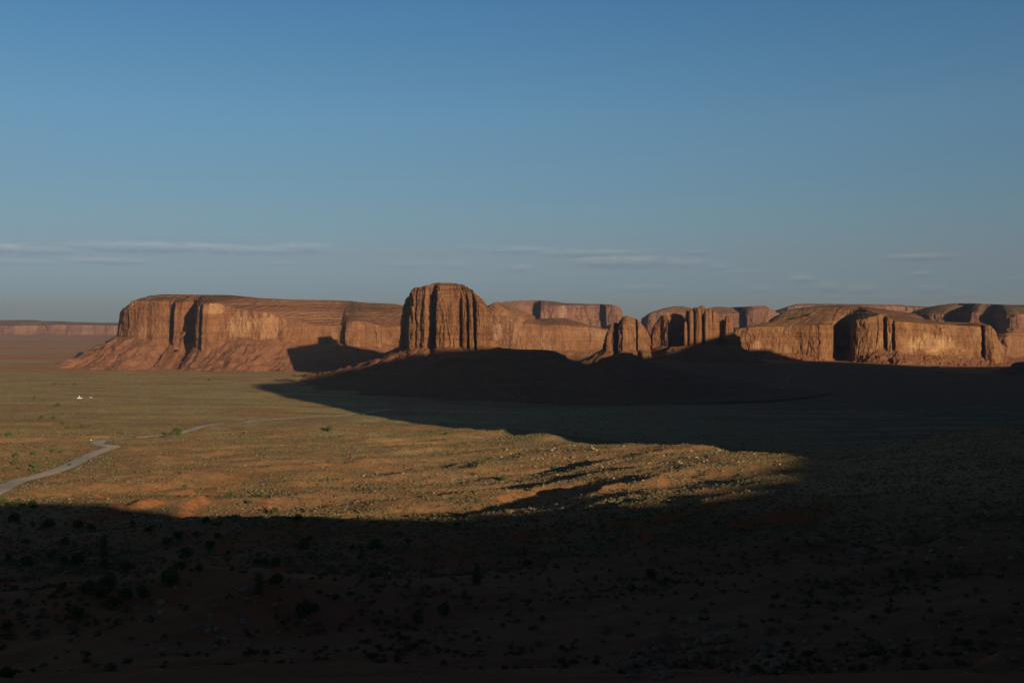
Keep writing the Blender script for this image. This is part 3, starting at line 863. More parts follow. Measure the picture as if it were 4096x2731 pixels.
# dark bench in front, right of the butte
BN = zp(zone2, [(600, 3080, 640, 622, 618, 15), (900, 3060, 625, 608, 600, 15), (1010, 3080, 590, 575, 566, 10), (1080, 3090, 606, 597, 594, 10), (1180, 3090, 606, 594, 590, 10), (1380, 3100, 614, 597, 594, 12),
                (1400, 3120, 622, 612, 608, 10), (1450, 3160, 646, 640, 636, 10)])
build_rock('rock_bench', 'low shaded bench of dark shale stretching right from the foot of the butte', 'rock bench', BN, 160.0,
           (M_TALUS, M_TALUS, M_TALUS), talus_r=6.4, talus_p=2.6, flute=2, fl_len=25, blocks=2.0, crack=1.5, seed=6.5, drop=6, smooth_w=60, talus_w=80, step_f=3, zfoot=2, nfr=(26, 12, 5, 4), cap_strata=0.5)
KN = zp(zone2, [(1680, 3000, 664, 652, 650, 6), (1740, 2990, 650, 635, 630, 8), (1800, 2980, 640, 620, 612, 8), (1850, 2980, 630, 612, 606, 8), (1900, 2990, 630, 612, 607, 8), (1950, 3010, 650, 640, 636, 6)])
build_rock('knoll', 'small dark flat-topped knoll in the shade before the rounded domes', 'knoll', KN, 70.0,
           (M_TALUS, M_TALUS, M_TALUS), talus_r=5.0, talus_p=1.7, flute=2, fl_len=20, blocks=2.0, crack=1, seed=7.5, drop=4, smooth_w=30, talus_w=40, step_f=2.5, nfr=(22, 8, 5, 4), cap_strata=0.4)
KE = [(4050, 3900, 1464, 1455, 1452, 4), (4068, 3890, 1464, 1451, 1448, 5), (4110, 3880, 1464, 1450, 1446, 6), (4240, 3880, 1464, 1454, 1449, 6)]
build_rock('knoll', 'black rocky knob in full shade at the right edge of the valley', 'knoll', KE, 60.0,
           (M_TALUS, M_TALUS, M_TALUS), talus_r=3.5, flute=2, fl_len=12, blocks=2.0, crack=1, seed=8.5, drop=4, smooth_w=30, talus_w=40, step_f=1.5, nfr=(18, 8, 5, 4), cap_strata=0.4)

# slickrock massif behind the butte
SM = zp(zone2, [
    (860, 5240, 590, 360, 262, 120), (940, 5200, 590, 350, 288, 90), (1000, 5180, 590, 352, 308, 70), (1060, 5170, 590, 362, 340, 60), (1086, 5160, 592, 372, 352, 50), (1092, 5180, 592, 378, 356, 60), (1100, 5310, 592, 400, 360, 90),
    (1150, 5320, 590, 405, 374, 120), (1265, 5330, 588, 420, 388, 150), (1270, 5360, 588, 425, 388, 150), (1340, 5350, 588, 425, 388, 160), (1420, 5360, 585, 420, 373, 200), (1540, 5380, 580, 430, 375, 200),
    (1620, 5390, 572, 435, 392, 160), (1700, 5400, 565, 445, 424, 100), (1780, 5430, 565, 470, 440, 60)])
build_rock('mesa', 'rounded orange slickrock mesa lying behind and to the right of the tall butte', 'mesa', SM, 600.0,
           (M_SLICK, M_TALUS2, M_SLICK), talus_r=2.0, flute=7, fl_len=50, crack=4, seed=9.1, dome=0.8, cap_strata=1.2)

# domes and pinnacles
DM = zp(zoneP, [
    (130, 4080, 815, 720, 690, 4), (150, 4045, 820, 620, 560, 6), (178, 4030, 825, 560, 470, 14), (215, 4025, 825, 520, 425, 22), (300, 4020, 822, 500, 415, 24), (318, 4030, 822, 500, 425, 20), (326, 4075, 820, 520, 430, 10), (342, 4080, 820, 500, 400, 14),
    (350, 3995, 820, 480, 380, 40), (420, 3975, 815, 420, 315, 50), (470, 3975, 810, 400, 312, 55), (560, 3985, 805, 420, 330, 50), (620, 4000, 800, 440, 345, 40), (632, 4035, 800, 450, 350, 24), (642, 4035, 800, 450, 355, 24), (650, 3990, 805, 480, 365, 40),
    (720, 3990, 808, 480, 395, 36), (780, 4010, 805, 520, 440, 24), (795, 4050, 800, 560, 500, 12), (800, 4050, 800, 580, 530, 6), (845, 4050, 795, 600, 545, 6)])
build_rock('dome', 'pair of smooth rounded rock domes, the sunlit left half of the pinnacle group', 'rock dome', DM, 150.0,
           (M_PINN, M_TALUS2, M_PINN), talus_r=2.4, flute=3.0, fl_len=22, blocks=3.0, crack=3.5, strata=0.7, seed=11.1, drop=22, smooth_w=34, talus_w=80, jog_warp=3, step_f=1.7, dome=1.3, cap_strata=0.5, nfr=(24, 50, 24, 5), zfoot=20)
D2 = zp(zoneP, [
    (838, 4100, 785, 640, 560, 8), (850, 4060, 785, 540, 440, 20), (880, 4040, 780, 470, 390, 34), (940, 4035, 770, 440, 350, 42), (1000, 4030, 760, 420, 312, 50), (1060, 4010, 750, 400, 308, 50),
    (1100, 4000, 745, 440, 310, 40), (1108, 4160, 745, 420, 310, 20), (1190, 4170, 748, 400, 320, 24), (1230, 4170, 750, 330, 275, 20), (1300, 4170, 755, 320, 272, 24), (1372, 4160, 755, 320, 276, 20), (1420, 4160, 755, 330, 290, 10)])
build_rock('dome', 'single rock dome whose right side drops into a black shaded recess', 'rock dome', D2, 130.0,
           (M_PINN, M_TALUS2, M_PINN), talus_r=2.2, flute=3.0, fl_len=24, blocks=3.0, crack=3, strata=0.7, seed=12.1, drop=22, smooth_w=60, talus_w=120, jog_warp=3, step_f=1.8, dome=1.3, cap_strata=0.5, nfr=(22, 50, 24, 5), zfoot=22)
# the cluster of fluted towers: one thing, each shaft a part
PI = [  # u left, u right, v top, v base, distance
    (1352, 1395, 400, 760, 3930), (1384, 1432, 222, 760, 3960), (1430, 1496, 216, 755, 3935), (1480, 1530, 190, 750, 3990), (1500, 1560, 182, 750, 3970), (1530, 1622, 180, 750, 3925), (1575, 1700, 156, 740, 4030), (1600, 1680, 232, 740, 4010), (1664, 1722, 205, 740, 3945),
    (1708, 1776, 192, 740, 3950), (1765, 1852, 232, 740, 3955), (1800, 1888, 290, 745, 3980), (1690, 1810, 240, 745, 4020), (1835, 1892, 350, 745, 4010)]
PN = thing('pinnacle_cluster', 'cluster of tall fluted sandstone shafts, lit above and black below', 'rock pinnacles', (0, 0, 0))
bx, by, bz = at(*zoneP(1620, 760), 3990)
PN.location = (bx, by, bz)


def shaft(parent, ul, ur, vt, vb, D, zone=zoneP, deep=1.2, mat=None, nm='rock_shaft', seed=0.0, zlow=14.0, blunt=2.6):
    xl, _ = zone(ul, 0); xr, _ = zone(ur, 0); xm = (xl + xr) / 2
    top = at(xm, zone(0, vt)[1], D); bot = at(xm, zone(0, vb)[1], D)
    rx = (xr - xl) / FPX * D / 2
    nth = 56; nz_ = 60
    th = np.linspace(0, 2 * math.pi, nth, endpoint=False)
    rows = []
    z0 = bot[2] - zlow; H = top[2] - z0
    for k in range(nz_ + 1):
        q = k / nz_
        if k == nz_: q = 0.9999
        qq = 1 - (1 - q) ** 1.3
        z = z0 + H * qq
        top_r = (1 - np.clip((qq - 0.82) / 0.18, 0, 1) ** blunt) ** 0.5
        rr = rx * (1.13 - 0.2 * qq) * top_r
        cx = bot[0] + 0 * th; cy = bot[1] + rx * deep
        X = cx + rr * np.cos(th); Y = cy + rr * deep * np.sin(th)
        d = 1 + (0.20 * fbm(X / 16, Y / 16, z / 90 + seed, 4) + 0.07 * perlin(z / 5, X / 100, seed) - 0.10 * np.clip(1 - np.abs(perlin(X / 7, Y / 7, z / 90 + seed)) / 0.12, 0, 1)) * top_r
        rows.append(np.stack([cx + (X - cx) * d, cy + (Y - cy) * d, z + 0 * th], 1))
    co = np.stack(rows, 0).reshape(-1, 3) - np.array(parent.location)
    me = np_mesh(nm, co, grid_faces(nz_ + 1, nth, True), mat or M_PINN, False)
    return link(nm, me, parent)


for i, (ul, ur, vt, vb, D) in enumerate(PI):
    shaft(PN, ul - 5, ur + 5, vt, vb, D, seed=20 + i * 3.3)
P2 = thing('pinnacle', 'lone blunt rock pinnacle right of the fluted shafts with a stepped shaded skirt', 'rock pinnacle', at(*zoneP(2030, 760), 3960))
shaft(P2, 1975, 2092, 322, 760, 3960, seed=80.0, blunt=5)
shaft(P2, 1905, 1985, 372, 760, 3990, seed=83.0, blunt=3)
for i, (ul, ur, vt) in enumerate([(2060, 2110, 500), (2080, 2160, 590), (2120, 2215, 620), (2150, 2222, 690), (1880, 1980, 640)]):
    shaft(P2, ul, ur, vt, 780, 3970 + i * 8, seed=90.0 + i * 5, blunt=5)
# their common apron
PA = zp(zoneP, [(1130, 3905, 800, 790, 786, 6), (1350, 3880, 790, 775, 768, 6), (1600, 3870, 778, 762, 752, 8), (1850, 3870, 778, 762, 752, 8), (2100, 3885, 785, 768, 756, 8), (2220, 3920, 800, 788, 782, 6)])
build_rock('rubble_slope', 'boulder-strewn slope carrying the fluted shafts and the lone pinnacle', 'rubble slope', PA, 190.0,
           (M_TALUS2, M_TALUS2, M_TALUS2), talus_r=1.7, talus_p=1.2, flute=2, fl_len=20, blocks=2.0, crack=1, seed=13.3, drop=4, smooth_w=50, talus_w=80, step_f=2.4, zfoot=None, nfr=(30, 8, 6, 6), cap_strata=0.4, rubble=5.0)

# right massif
RM = zp(zone3, [
    (385, 4520, 602, 455, 446, 60), (400, 4500, 602, 448, 434, 110), (460, 4490, 604, 440, 402, 160), (540, 4480, 606, 436, 392, 190), (620, 4480, 608, 432, 384, 230), (700, 4480, 610, 430, 352, 330), (760, 4475, 612, 428, 322, 430), (840, 4465, 612, 425, 308, 480),
    (980, 4430, 608, 422, 300, 500), (1040, 4440, 606, 425, 296, 500), (1062, 4470, 604, 420, 293, 480), (1100, 4560, 602, 415, 292, 420), (1176, 4560, 600, 412, 291, 430), (1186, 4420, 592, 405, 292, 620), (1195, 4390, 590, 398, 293, 640), (1225, 4370, 586, 390, 294, 640),
    (1300, 4345, 580, 372, 298, 600), (1380, 4345, 572, 352, 304, 560), (1400, 4350, 570, 352, 306, 540), (1410, 4378, 570, 356, 308, 520), (1425, 4378, 570, 360, 310, 520), (1432, 4340, 572, 370, 312, 520),
    (1455, 4340, 572, 380, 314, 500), (1460, 4372, 574, 385, 315, 500), (1475, 4372, 576, 388, 316, 500), (1482, 4345, 580, 395, 318, 500), (1560, 4360, 600, 402, 326, 440), (1640, 4385, 612, 408, 338, 400), (1760, 4405, 620, 415, 362, 330),
    (1880, 4425, 626, 422, 388, 260), (2000, 4445, 632, 430, 412, 160), (2060, 4455, 636, 436, 420, 120), (2082, 4478, 638, 432, 412, 60), (2092, 4440, 640, 428, 406, 40), (2130, 4430, 644, 425, 406, 40), (2165, 4440, 646, 448, 432, 30),
    (2176, 4465, 648, 498, 486, 16), (2195, 4475, 650, 520, 508, 16), (2222, 4520, 654, 570, 555, 12), (2226, 4560, 654, 590, 570, 10)])
build_rock('mesa', 'broad sunlit sandstone mesa on the right with a shaded alcove and streaked walls', 'mesa', RM, 1250.0,
           (M_RIGHT, M_TALUS, M_RIGHT), talus_r=1.9, talus_p=1.15, flute=6.5, fl_len=44, crack=4.5, strata=1.0, step_f=2.6, talus_w=420, seed=15.1, dome=0.55, cap_strata=2.2, rubble=6.0, nfr=(32, 56, 60, 8), zfoot=10)
# dark wooded hill on that mesa
HM = zp(zone3, [(680, 5010, 364, 356, 352, 30), (740, 5000, 352, 322, 312, 60), (850, 4990, 340, 308, 299, 70), (1000, 4990, 332, 304, 293, 80), (1180, 5000, 330, 302, 288, 90), (1340, 5020, 330, 312, 300, 70), (1500, 5040, 335, 328, 322, 40), (1620, 5060, 346, 342, 338, 30)])
M_HILL = rock_mat('brushy_hill', (0.167, 0.097, 0.048), (0.123, 0.066, 0.035), (0.211, 0.123, 0.066), 0.2, 1.0, veg=0.85)
build_rock('hill', 'dark brush-covered hill crowning the broad mesa on the right', 'hill', HM, 500.0,
           (M_HILL, M_HILL, M_HILL), talus_r=2.2, flute=9, fl_len=70, crack=2, seed=16.3, step_f=5, nfr=(10, 14, 10, 6), zfoot=None, talus=False, lean=1.2)
# shaded cliff beyond its right end
RE = zp(zone3, [(2120, 5350, 690, 512, 480, 60), (2180, 5330, 690, 505, 478, 60), (2240, 5300, 690, 500, 476, 70), (2280, 5500, 690, 502, 474, 80), (2500, 5600, 690, 505, 474, 80), (2700, 5650, 690, 505, 474, 80)])
build_rock('mesa', 'low rounded cliff in deep shade, cut off by the right edge', 'mesa', RE, 500.0,
           (M_SLICK, M_TALUS2, M_SLICK), talus_r=2.0, flute=8, fl_len=50, crack=3, seed=17.3, step_f=4, dome=0.8, zfoot=10)

# far mesas
FM = zp(zone2, [
    (900, 8300, 420, 300, 282, 60), (1000, 8250, 420, 292, 262, 90), (1100, 8220, 420, 290, 255, 110), (1225, 8280, 420, 292, 251, 100), (1232, 8500, 420, 285, 252, 60), (1274, 8520, 420, 285, 253, 60), (1280, 8180, 425, 296, 254, 200),
    (1380, 8180, 430, 292, 260, 220), (1440, 8200, 430, 290, 272, 180), (1540, 8220, 430, 288, 275, 150), (1684, 8260, 430, 285, 278, 90), (1688, 8420, 430, 285, 278, 60), (1712, 8430, 430, 286, 278, 60), (1722, 8180, 430, 292, 279, 90),
    (1780, 8170, 430, 292, 280, 60), (1815, 8200, 430, 296, 290, 20), (1822, 8300, 430, 310, 300, 20)])
build_rock('mesa', 'distant flat-topped mesa seen in haze between the tall butte and the domes', 'mesa', FM, 900.0,
           (M_FAR, M_TALUS, M_FAR), talus_r=2.0, flute=10, fl_len=70, blocks=14, crack=9, seed=18.3, step_f=6, dome=0.5, zfoot=0)
F2 = zp(zoneP, [
    (740, 7600, 520, 330, 322, 10), (775, 7500, 520, 300, 262, 30), (800, 7480, 520, 290, 240, 60), (850, 7470, 520, 280, 208, 120), (950, 7460, 520, 262, 182, 160), (1080, 7460, 520, 262, 165, 200), (1200, 7470, 520, 270, 170, 200), (1300, 7480, 520, 282, 195, 160),
    (1450, 7500, 520, 290, 212, 120), (1700, 7520, 520, 290, 210, 130), (1850, 7520, 520, 285, 182, 200), (1960, 7520, 520, 282, 178, 210), (2100, 7530, 520, 280, 186, 200), (2215, 7560, 520, 270, 190, 160), (2230, 7760, 520, 250, 190, 120), (2290, 7780, 520, 240, 184, 120),
    (2300, 7480, 520, 230, 180, 100), (2400, 7460, 520, 225, 172, 90), (2560, 7460, 520, 220, 165, 60), (2690, 7480, 520, 222, 163, 60), (2740, 7520, 520, 250, 200, 40), (2800, 7600, 520, 280, 240, 40)])
build_rock('mesa', 'distant mesa with grey-green top and pink walls behind the pinnacle cluster', 'mesa', F2, 900.0,
           (M_FAR, M_TALUS, M_FAR), talus_r=2.0, flute=9, fl_len=70, blocks=13, crack=8, seed=19.3, step_f=6, dome=0.4, zfoot=0)
F3 = zp(zone3, [
    (660, 9700, 420, 330, 318, 40), (720, 9600, 420, 315, 302, 50), (760, 9550, 420, 300, 288, 60), (800, 9520, 420, 292, 279, 70), (900, 9540, 420, 292, 277, 80), (1020, 9500, 420, 292, 279, 80), (1200, 9540, 420, 294, 280, 80), (1400, 9500, 420, 296, 281, 80),
    (1560, 9560, 420, 298, 284, 80), (1620, 9600, 420, 305, 292, 60), (1800, 9600, 420, 310, 300, 60)])
build_rock('mesa', 'farthest thin line of pink cliffs on the right skyline', 'mesa', F3, 1200.0,
           (M_FAR, M_TALUS, M_FAR), talus_r=2.0, flute=14, fl_len=90, blocks=16, crack=10, seed=21.3, step_f=8, dome=0.4, zfoot=0)
F4 = zp(zone3, [
    (1540, 6700, 430, 372, 330, 80), (1600, 6600, 430, 360, 300, 200), (1680, 6500, 430, 345, 283, 300), (1720, 6450, 430, 345, 277, 350), (1800, 6420, 430, 350, 275, 380), (1812, 6700, 430, 350, 275, 250), (1880, 6850, 430, 350, 275, 220), (1960, 6600, 430, 348, 276, 300),
    (1990, 6350, 430, 338, 277, 400), (2040, 6330, 430, 335, 278, 400), (2050, 6600, 430, 340, 279, 300), (2150, 6680, 430, 345, 280, 260), (2200, 6450, 430, 338, 282, 300), (2240, 6350, 430, 342, 283, 320), (2290, 6330, 430, 345, 284, 340), (2325, 6400, 430, 350, 285, 320),
    (2420, 6600, 430, 345, 286, 260), (2600, 6500, 430, 345, 287, 260), (2900, 6400, 430, 345, 288, 260)])
build_rock('mesa', 'distant juniper-topped mesa with rounded pink buttresses at the far right', 'mesa', F4, 1500.0,
           (M_FAR, M_TALUS2, M_HILL), talus_r=2.0, flute=12, fl_len=80, blocks=14, crack=7, seed=22.3, step_f=5, dome=0.35, zfoot=20)
T2 = thing('rock_dome', 'small freestanding twin dome before the juniper-topped mesa', 'rock dome', at(*zone3(2290, 425), 5900))
shaft(T2, 2255, 2300, 366, 425, 5900, zone=zone3, seed=101.0, blunt=2.5, mat=M_FAR)
shaft(T2, 2280, 2336, 345, 425, 5930, zone=zone3, seed=105.0, blunt=2.5, mat=M_FAR)
F5 = [(-900, 14500, 1331, 1300, 1281, 500), (-300, 14500, 1331, 1300, 1279, 500), (0, 14500, 1331, 1302, 1280, 500), (60, 14400, 1331, 1302, 1280, 500), (110, 14500, 1332, 1302, 1283, 400), (150, 14550, 1332, 1302, 1284, 500),
      (190, 14500, 1333, 1300, 1285, 500), (260, 14500, 1334, 1299, 1288, 300), (330, 14450, 1335, 1300, 1291, 300), (420, 14500, 1336, 1302, 1292, 300), (480, 14500, 1337, 1303, 1293, 300), (700, 14500, 1337, 1303, 1293, 300), (1100, 14500, 1337, 1303, 1295, 300)]
build_rock('escarpment', 'long low pink escarpment on the hazy horizon at far left', 'escarpment', F5, 3000.0,
           (M_FAR, M_TALUS, M_FAR), talus_r=2.5, flute=26, fl_len=220, crack=16, strata=3, seed=23.3, step_f=11, dome=0.3, zfoot=0, ds_back=90, cap_strata=2)

# ------------------------------------------------------------------ unseen high ground behind and to the right, skyline shaped to throw the evening shadows
SH = Vector((math.sin(SUN_AZ), math.cos(SUN_AZ)))      # towards the sun, level
TE = math.tan(SUN_EL)


def high_ground(name, prof, vk, thick, step, rag, steep, mat, seed):
    """prof: (distance across the sunlight, height of the shadow line carried back to the viewpoint)"""
    pr = np.array(prof, float)
    u = np.arange(pr[0, 0], pr[-1, 0], step)
    K = np.interp(u, pr[:, 0], pr[:, 1]) + rag * fbm(u / 60.0, u * 0, seed, 3)
    v = np.interp(u, [p[0] for p in vk], [p[1] for p in vk])
    h = K + v * TE
    rows = []
    for f, dv in ((-0.01, -steep * 1.0), (0.25, -steep * 0.5), (0.5, -steep * 0.18), (0.8, -steep * 0.1), (0.97, -steep * 0.03), (1.0, 0.0), (0.985, thick * 0.3), (0.96, thick), (0.5, thick * 1.5), (-0.01, thick * 2.2)):
        vv = v + dv * (h / 100.0 if dv < 0 else 1.0)
        n_ = 12 * perlin(u / 45.0, u * 0 + f * 2, seed + 3) * (1 if f not in (1.0,) else 0)
        x = -SH.y * u + SH.x * (vv + n_); y = SH.x * u + SH.y * (vv + n_)
        rows.append(np.stack([x, y, h * f - (6 if f < 0 else 0)], 1))
    co = np.stack(rows, 0)
    me = np_mesh(name, co.reshape(-1, 3), grid_faces(co.shape[0], len(u)), mat, False)
    return tag(link(name, me), kind='structure')


high_ground('hill', [(-700, 60), (-560, 205), (-400, 218), (60, 214), (94, 209), (128, 199), (156, 193), (200, 190), (300, 188), (500, 193), (585, 197), (640, 200.5), (713, 205.5), (740, 214), (760, 180), (900, 60)],
            [(-700, 110), (0, 75), (200, 55), (900, 60)], 160, 6, 1.6, 22, M_TALUS, 31.0)
high_ground('hill', [(690, 20), (722, 120), (735, 215), (752, 275), (790, 345), (820, 405), (850, 470), (900, 535), (960, 572), (1100, 590), (1340, 622), (2000, 626), (2430, 628), (2500, 655), (2680, 692), (2900, 690), (3150, 672), (3300, 548), (3500, 518), (3700, 514), (4400, 505), (5200, 430), (5600, 200)],
            [(690, -230), (1000, -400), (3000, -1260), (5600, -2300)], 420, 9, 3.0, 50, M_TALUS, 37.0)

# ------------------------------------------------------------------ plants and stones
rnd = random.Random(5)
rng = np.random.RandomState(11)


def ico(sub):
    import bmesh
    bm = bmesh.new(); bmesh.ops.create_icosphere(bm, subdivisions=sub, radius=1.0)
    v = np.array([p.co[:] for p in bm.verts]); f = np.array([[q.index for q in p.verts] for p in bm.faces]); bm.free()
    return v, f


ICO1, ICO2 = ico(1), ico(2)


def leaf_cloud(lobes, n, size, r_):
    """many small leaf faces through the volume of several uneven lobes"""
    V = []; Fc = []
    tot = sum(l[3] ** 2 for l in lobes)
    for (cx, cy, cz, rr) in lobes:
        m_ = max(6, int(n * rr * rr / tot))
        d = r_.normal(size=(m_, 3)); d /= np.linalg.norm(d, axis=1)[:, None]
        rad = rr * (0.55 + 0.5 * r_.rand(m_)) * (1 + 0.25 * perlin(d[:, 0] * 2 + cx * 9, d[:, 1] * 2, d[:, 2] * 2))
        p = d * rad[:, None] * np.array([1, 1, 0.85]) + np.array([cx, cy, cz])
        p[:, 2] = np.maximum(p[:, 2], 0.03)
        a = r_.normal(size=(m_, 3)); a /= np.linalg.norm(a, axis=1)[:, None]
        b = np.cross(a, d + 0.3 * r_.normal(size=(m_, 3))); b /= np.linalg.norm(b, axis=1)[:, None] + 1e-9
        s_ = size * (0.6 + 0.8 * r_.rand(m_))[:, None]
        q = np.stack([p - a * s_, p + b * s_, p + a * s_, p - b * s_ * 0.8], 1)
        base = sum(len(x) for x in V)
        V.append(q.reshape(-1, 3)); Fc.append(np.arange(m_ * 4).reshape(-1, 4) + base)
    return np.concatenate(V), np.concatenate(Fc)


def limbs(segs, sides=5):
    V = []; Fc = []; o = 0
    for (p, q, r0, r1) in segs:
        p = np.array(p, float); q = np.array(q, float); d = q - p; d /= np.linalg.norm(d)
        a = np.cross(d, [0.3, 0.9, 0.2]); a /= np.linalg.norm(a); b = np.cross(d, a)
        th = np.linspace(0, 2 * math.pi, sides, endpoint=False)
        ring = np.cos(th)[:, None] * a + np.sin(th)[:, None] * b
        V += [p + ring * r0, q + ring * r1]
        for k in range(sides):
            Fc.append([o + k, o + (k + 1) % sides, o + sides + (k + 1) % sides, o + sides + k])
        o += 2 * sides
    return np.concatenate(V), np.array(Fc)


def make_juniper(k, tall=False):
    r_ = np.random.RandomState(100 + k)
    root = thing('juniper', 'juniper', 'juniper', (0, 0, 0))
    lobes = []
    if tall:
        for i in range(8):
            zz_ = 0.2 + 1.5 * i / 8
            lobes.append((r_.uniform(-.12, .12), r_.uniform(-.12, .12), zz_, 0.36 - 0.024 * i))
    else:
        for i in range(9):
            a = i / 9 * 6.28 + r_.rand(); q = r_.uniform(0.12, 0.33)
            lobes.append((q * math.cos(a), q * math.sin(a), r_.uniform(0.22, 0.62), r_.uniform(0.15, 0.27)))
        lobes.append((0, 0, 0.55, 0.28))
    V, Fc = leaf_cloud(lobes, 620, 0.05, r_)
    me_c = np_mesh('crown', V, Fc, M_JUNIPER)
    segs = [((0, 0, -0.12), (0.03, 0.02, 0.3), 0.06, 0.04)]
    for l in lobes[:7]:
        segs.append(((0.03, 0.02, 0.18), (l[0], l[1], l[2]), 0.03, 0.01))
    V, Fc = limbs(segs)
    me_t = np_mesh('trunk', V, Fc, M_BARK)
    link('crown', me_c, root); link('trunk', me_t, root)
    return root


def make_bare(k):
    r_ = np.random.RandomState(300 + k)
    segs = []
    for i in range(11):
        a = r_.rand() * 6.28; t_ = r_.uniform(0.25, 0.9)
        m1 = (0.22 * math.cos(a) * t_, 0.22 * math.sin(a) * t_, 0.4)
        e = (0.5 * math.cos(a) * t_, 0.5 * math.sin(a) * t_, r_.uniform(0.6, 0.95))
        segs += [((0, 0, -0.05), m1, 0.035, 0.022), (m1, e, 0.022, 0.008)]
        for _ in range(2):
            segs.append((m1, (e[0] + r_.uniform(-.2, .2), e[1] + r_.uniform(-.2, .2), e[2] + r_.uniform(-.2, .05)), 0.014, 0.006))
    V, Fc = limbs(segs, 4)
    o = link('dead_shrub', np_mesh('dead_shrub', V, Fc, M_DRY))
    return tag(o, 'bare', 'dead shrub', group='bare dead shrubs on the sunlit slope')


JP = [make_juniper(k) for k in range(5)] + [make_juniper(7, True), make_juniper(8, True)]
BP = [make_bare(k) for k in range(3)]
_used = set()


def put_copy(proto, loc, rz, scale, label, group):
    if id(proto) not in _used:
        _used.add(id(proto)); o = proto; o.location = loc; o.rotation_euler = (0, 0, rz); o.scale = scale
    else:
        o = copy_thing(proto, loc, rz, scale)
    o['label'] = label; o['group'] = group
    return o


# (view, u, v of the foot, width in that view, kind)
JUN = [(zone7, *a) for a in [(60, 490, 62), (175, 530, 88), (180, 375, 38), (440, 388, 82), (345, 470, 60), (430, 500, 62), (520, 515, 112), (700, 468, 70, 1), (700, 542, 84), (855, 566, 90), (1250, 470, 106), (1215, 550, 86), (1340, 560, 70),
    (1145, 655, 150), (600, 712, 132), (735, 682, 130), (685, 742, 100), (850, 752, 112), (965, 742, 112), (750, 806, 100), (520, 882, 120), (120, 790, 60), (525, 272, 92), (615, 288, 70), (1125, 384, 72), (1200, 348, 84), (1315, 332, 52),
    (1535, 452, 42), (1560, 556, 38), (1725, 506, 50), (1780, 516, 60), (1855, 532, 80), (1860, 656, 112), (1740, 712, 80, 1), (2050, 872, 150), (2120, 828, 72), (2040, 422, 92), (2080, 362, 60), (590, 1138, 46), (100, 238, 92), (2250, 752, 50),
    (1410, 422, 82), (1460, 344, 62), (60, 944, 60), (45, 1300, 104), (410, 690, 70), (1000, 300, 60), (890, 250, 50), (1380, 240, 60), (330, 270, 100)]]
JUN += [(zone8, *a) for a in [(1020, 646, 66, 1), (320, 606, 60), (800, 862, 112), (75, 752, 62), (345, 418, 100), (620, 904, 90), (1360, 522, 62), (555, 374, 52), (235, 482, 50), (1340, 456, 26, 1), (2190, 612, 92), (2290, 644, 62), (2060, 704, 80), (1195, 938, 36), (500, 328, 50), (180, 414, 42), (890, 260, 50), (760, 240, 50)]]
JUNL = [(zone7, 120, 118, 62), (zone7, 15, 112, 72), (zone7, 220, 134, 82), (zone7, 75, 135, 50)]
JUNL += [(zone5, *a) for a in [(1205, 712, 56), (1665, 692, 42), (815, 402, 32), (1020, 862, 42), (1545, 636, 32), (1375, 782, 32), (1000, 676, 32), (30, 378, 34)]]
JUNL += [(zone4, *a) for a in [(1765, 986, 42), (1545, 996, 60), (1680, 1036, 42), (1110, 588, 42), (1190, 572, 72), (1850, 1102, 62), (2000, 1148, 62), (235, 795, 60), (215, 820, 40), (250, 826, 44), (30, 820, 30), (110, 716, 42), (1240, 932, 42), (2210, 542, 52),
    (455, 526, 34), (225, 708, 42), (350, 692, 42), (410, 692, 32), (135, 800, 32), (1860, 206, 22), (1405, 208, 22), (900, 598, 30), (470, 775, 26), (560, 520, 34), (280, 460, 34), (360, 465, 40), (425, 498, 30), (60, 580, 46), (95, 770, 40), (370, 235, 30), (500, 238, 26), (230, 330, 26), (390, 380, 40)]]
n_j = 0
for lst, gname, where in ((JUN, 'junipers on the shaded near slope', 'on the shaded near slope'), (JUNL, 'junipers on the sunlit ground', 'on the sunlit ground')):
    for rec in lst:
        zf, u_, v_, wd = rec[:4]; tall = len(rec) > 4
        x, y = zf(u_, v_); h_ = hit(x, y)
        if not h_: continue
        wm = wd * 0.5952 / FPX * h_[1]
        wm = max(1.2, wm)
        p = JP[5 + n_j % 2] if tall else JP[n_j % 5]
        sc_ = wm / 0.95 if not tall else wm / 0.72
        size = 'large spreading' if wm > 5.2 else ('middling round' if wm > 3.2 else 'small')
        if tall: size = 'upright narrow'
        side = 'at the far left' if x < 420 else ('left of centre' if x < 1200 else ('near the middle' if x < 2100 else 'to the right'))
        depth = 'low in the picture' if y > 2350 else ('beside the gravel road' if (x < 900 and y < 1990 and y > 1720) else ('just below the shadow line' if 2040 < y <= 2200 else ('halfway down the slope' if y > 2200 else 'on the valley side')))
        put_copy(p, (h_[0], h_[1], h_[2] - 0.05 * wm), rnd.random() * 6.28, (sc_, sc_, sc_ * rnd.uniform(0.85, 1.1)),
                 '%s%s juniper %s, %s' % ('sunlit ' if lst is JUNL else '', size, side, depth), gname)
        n_j += 1
for zf, u_, v_, wd in [(zone5, 440, 824, 46), (zone5, 318, 778, 50), (zone5, 1425, 836, 34), (zone5, 825, 800, 30), (zone4, 660, 968, 50), (zone4, 1845, 1090, 60), (zone4, 1590, 630, 30), (zone4, 85, 700, 30), (zone4, 840, 572, 50), (zone4, 165, 640, 30), (zone5, 1030, 830, 40), (zone4, 1225, 840, 40)]:
    x, y = zf(u_, v_); h_ = hit(x, y); wm = wd * 0.5952 / FPX * h_[1] * 0.95
    put_copy(BP[n_j % 3], (h_[0], h_[1], h_[2]), rnd.random() * 6.28, (wm, wm, wm), 'bare pale leafless shrub standing out of the sunlit brush', 'bare dead shrubs on the sunlit slope')
    n_j += 1

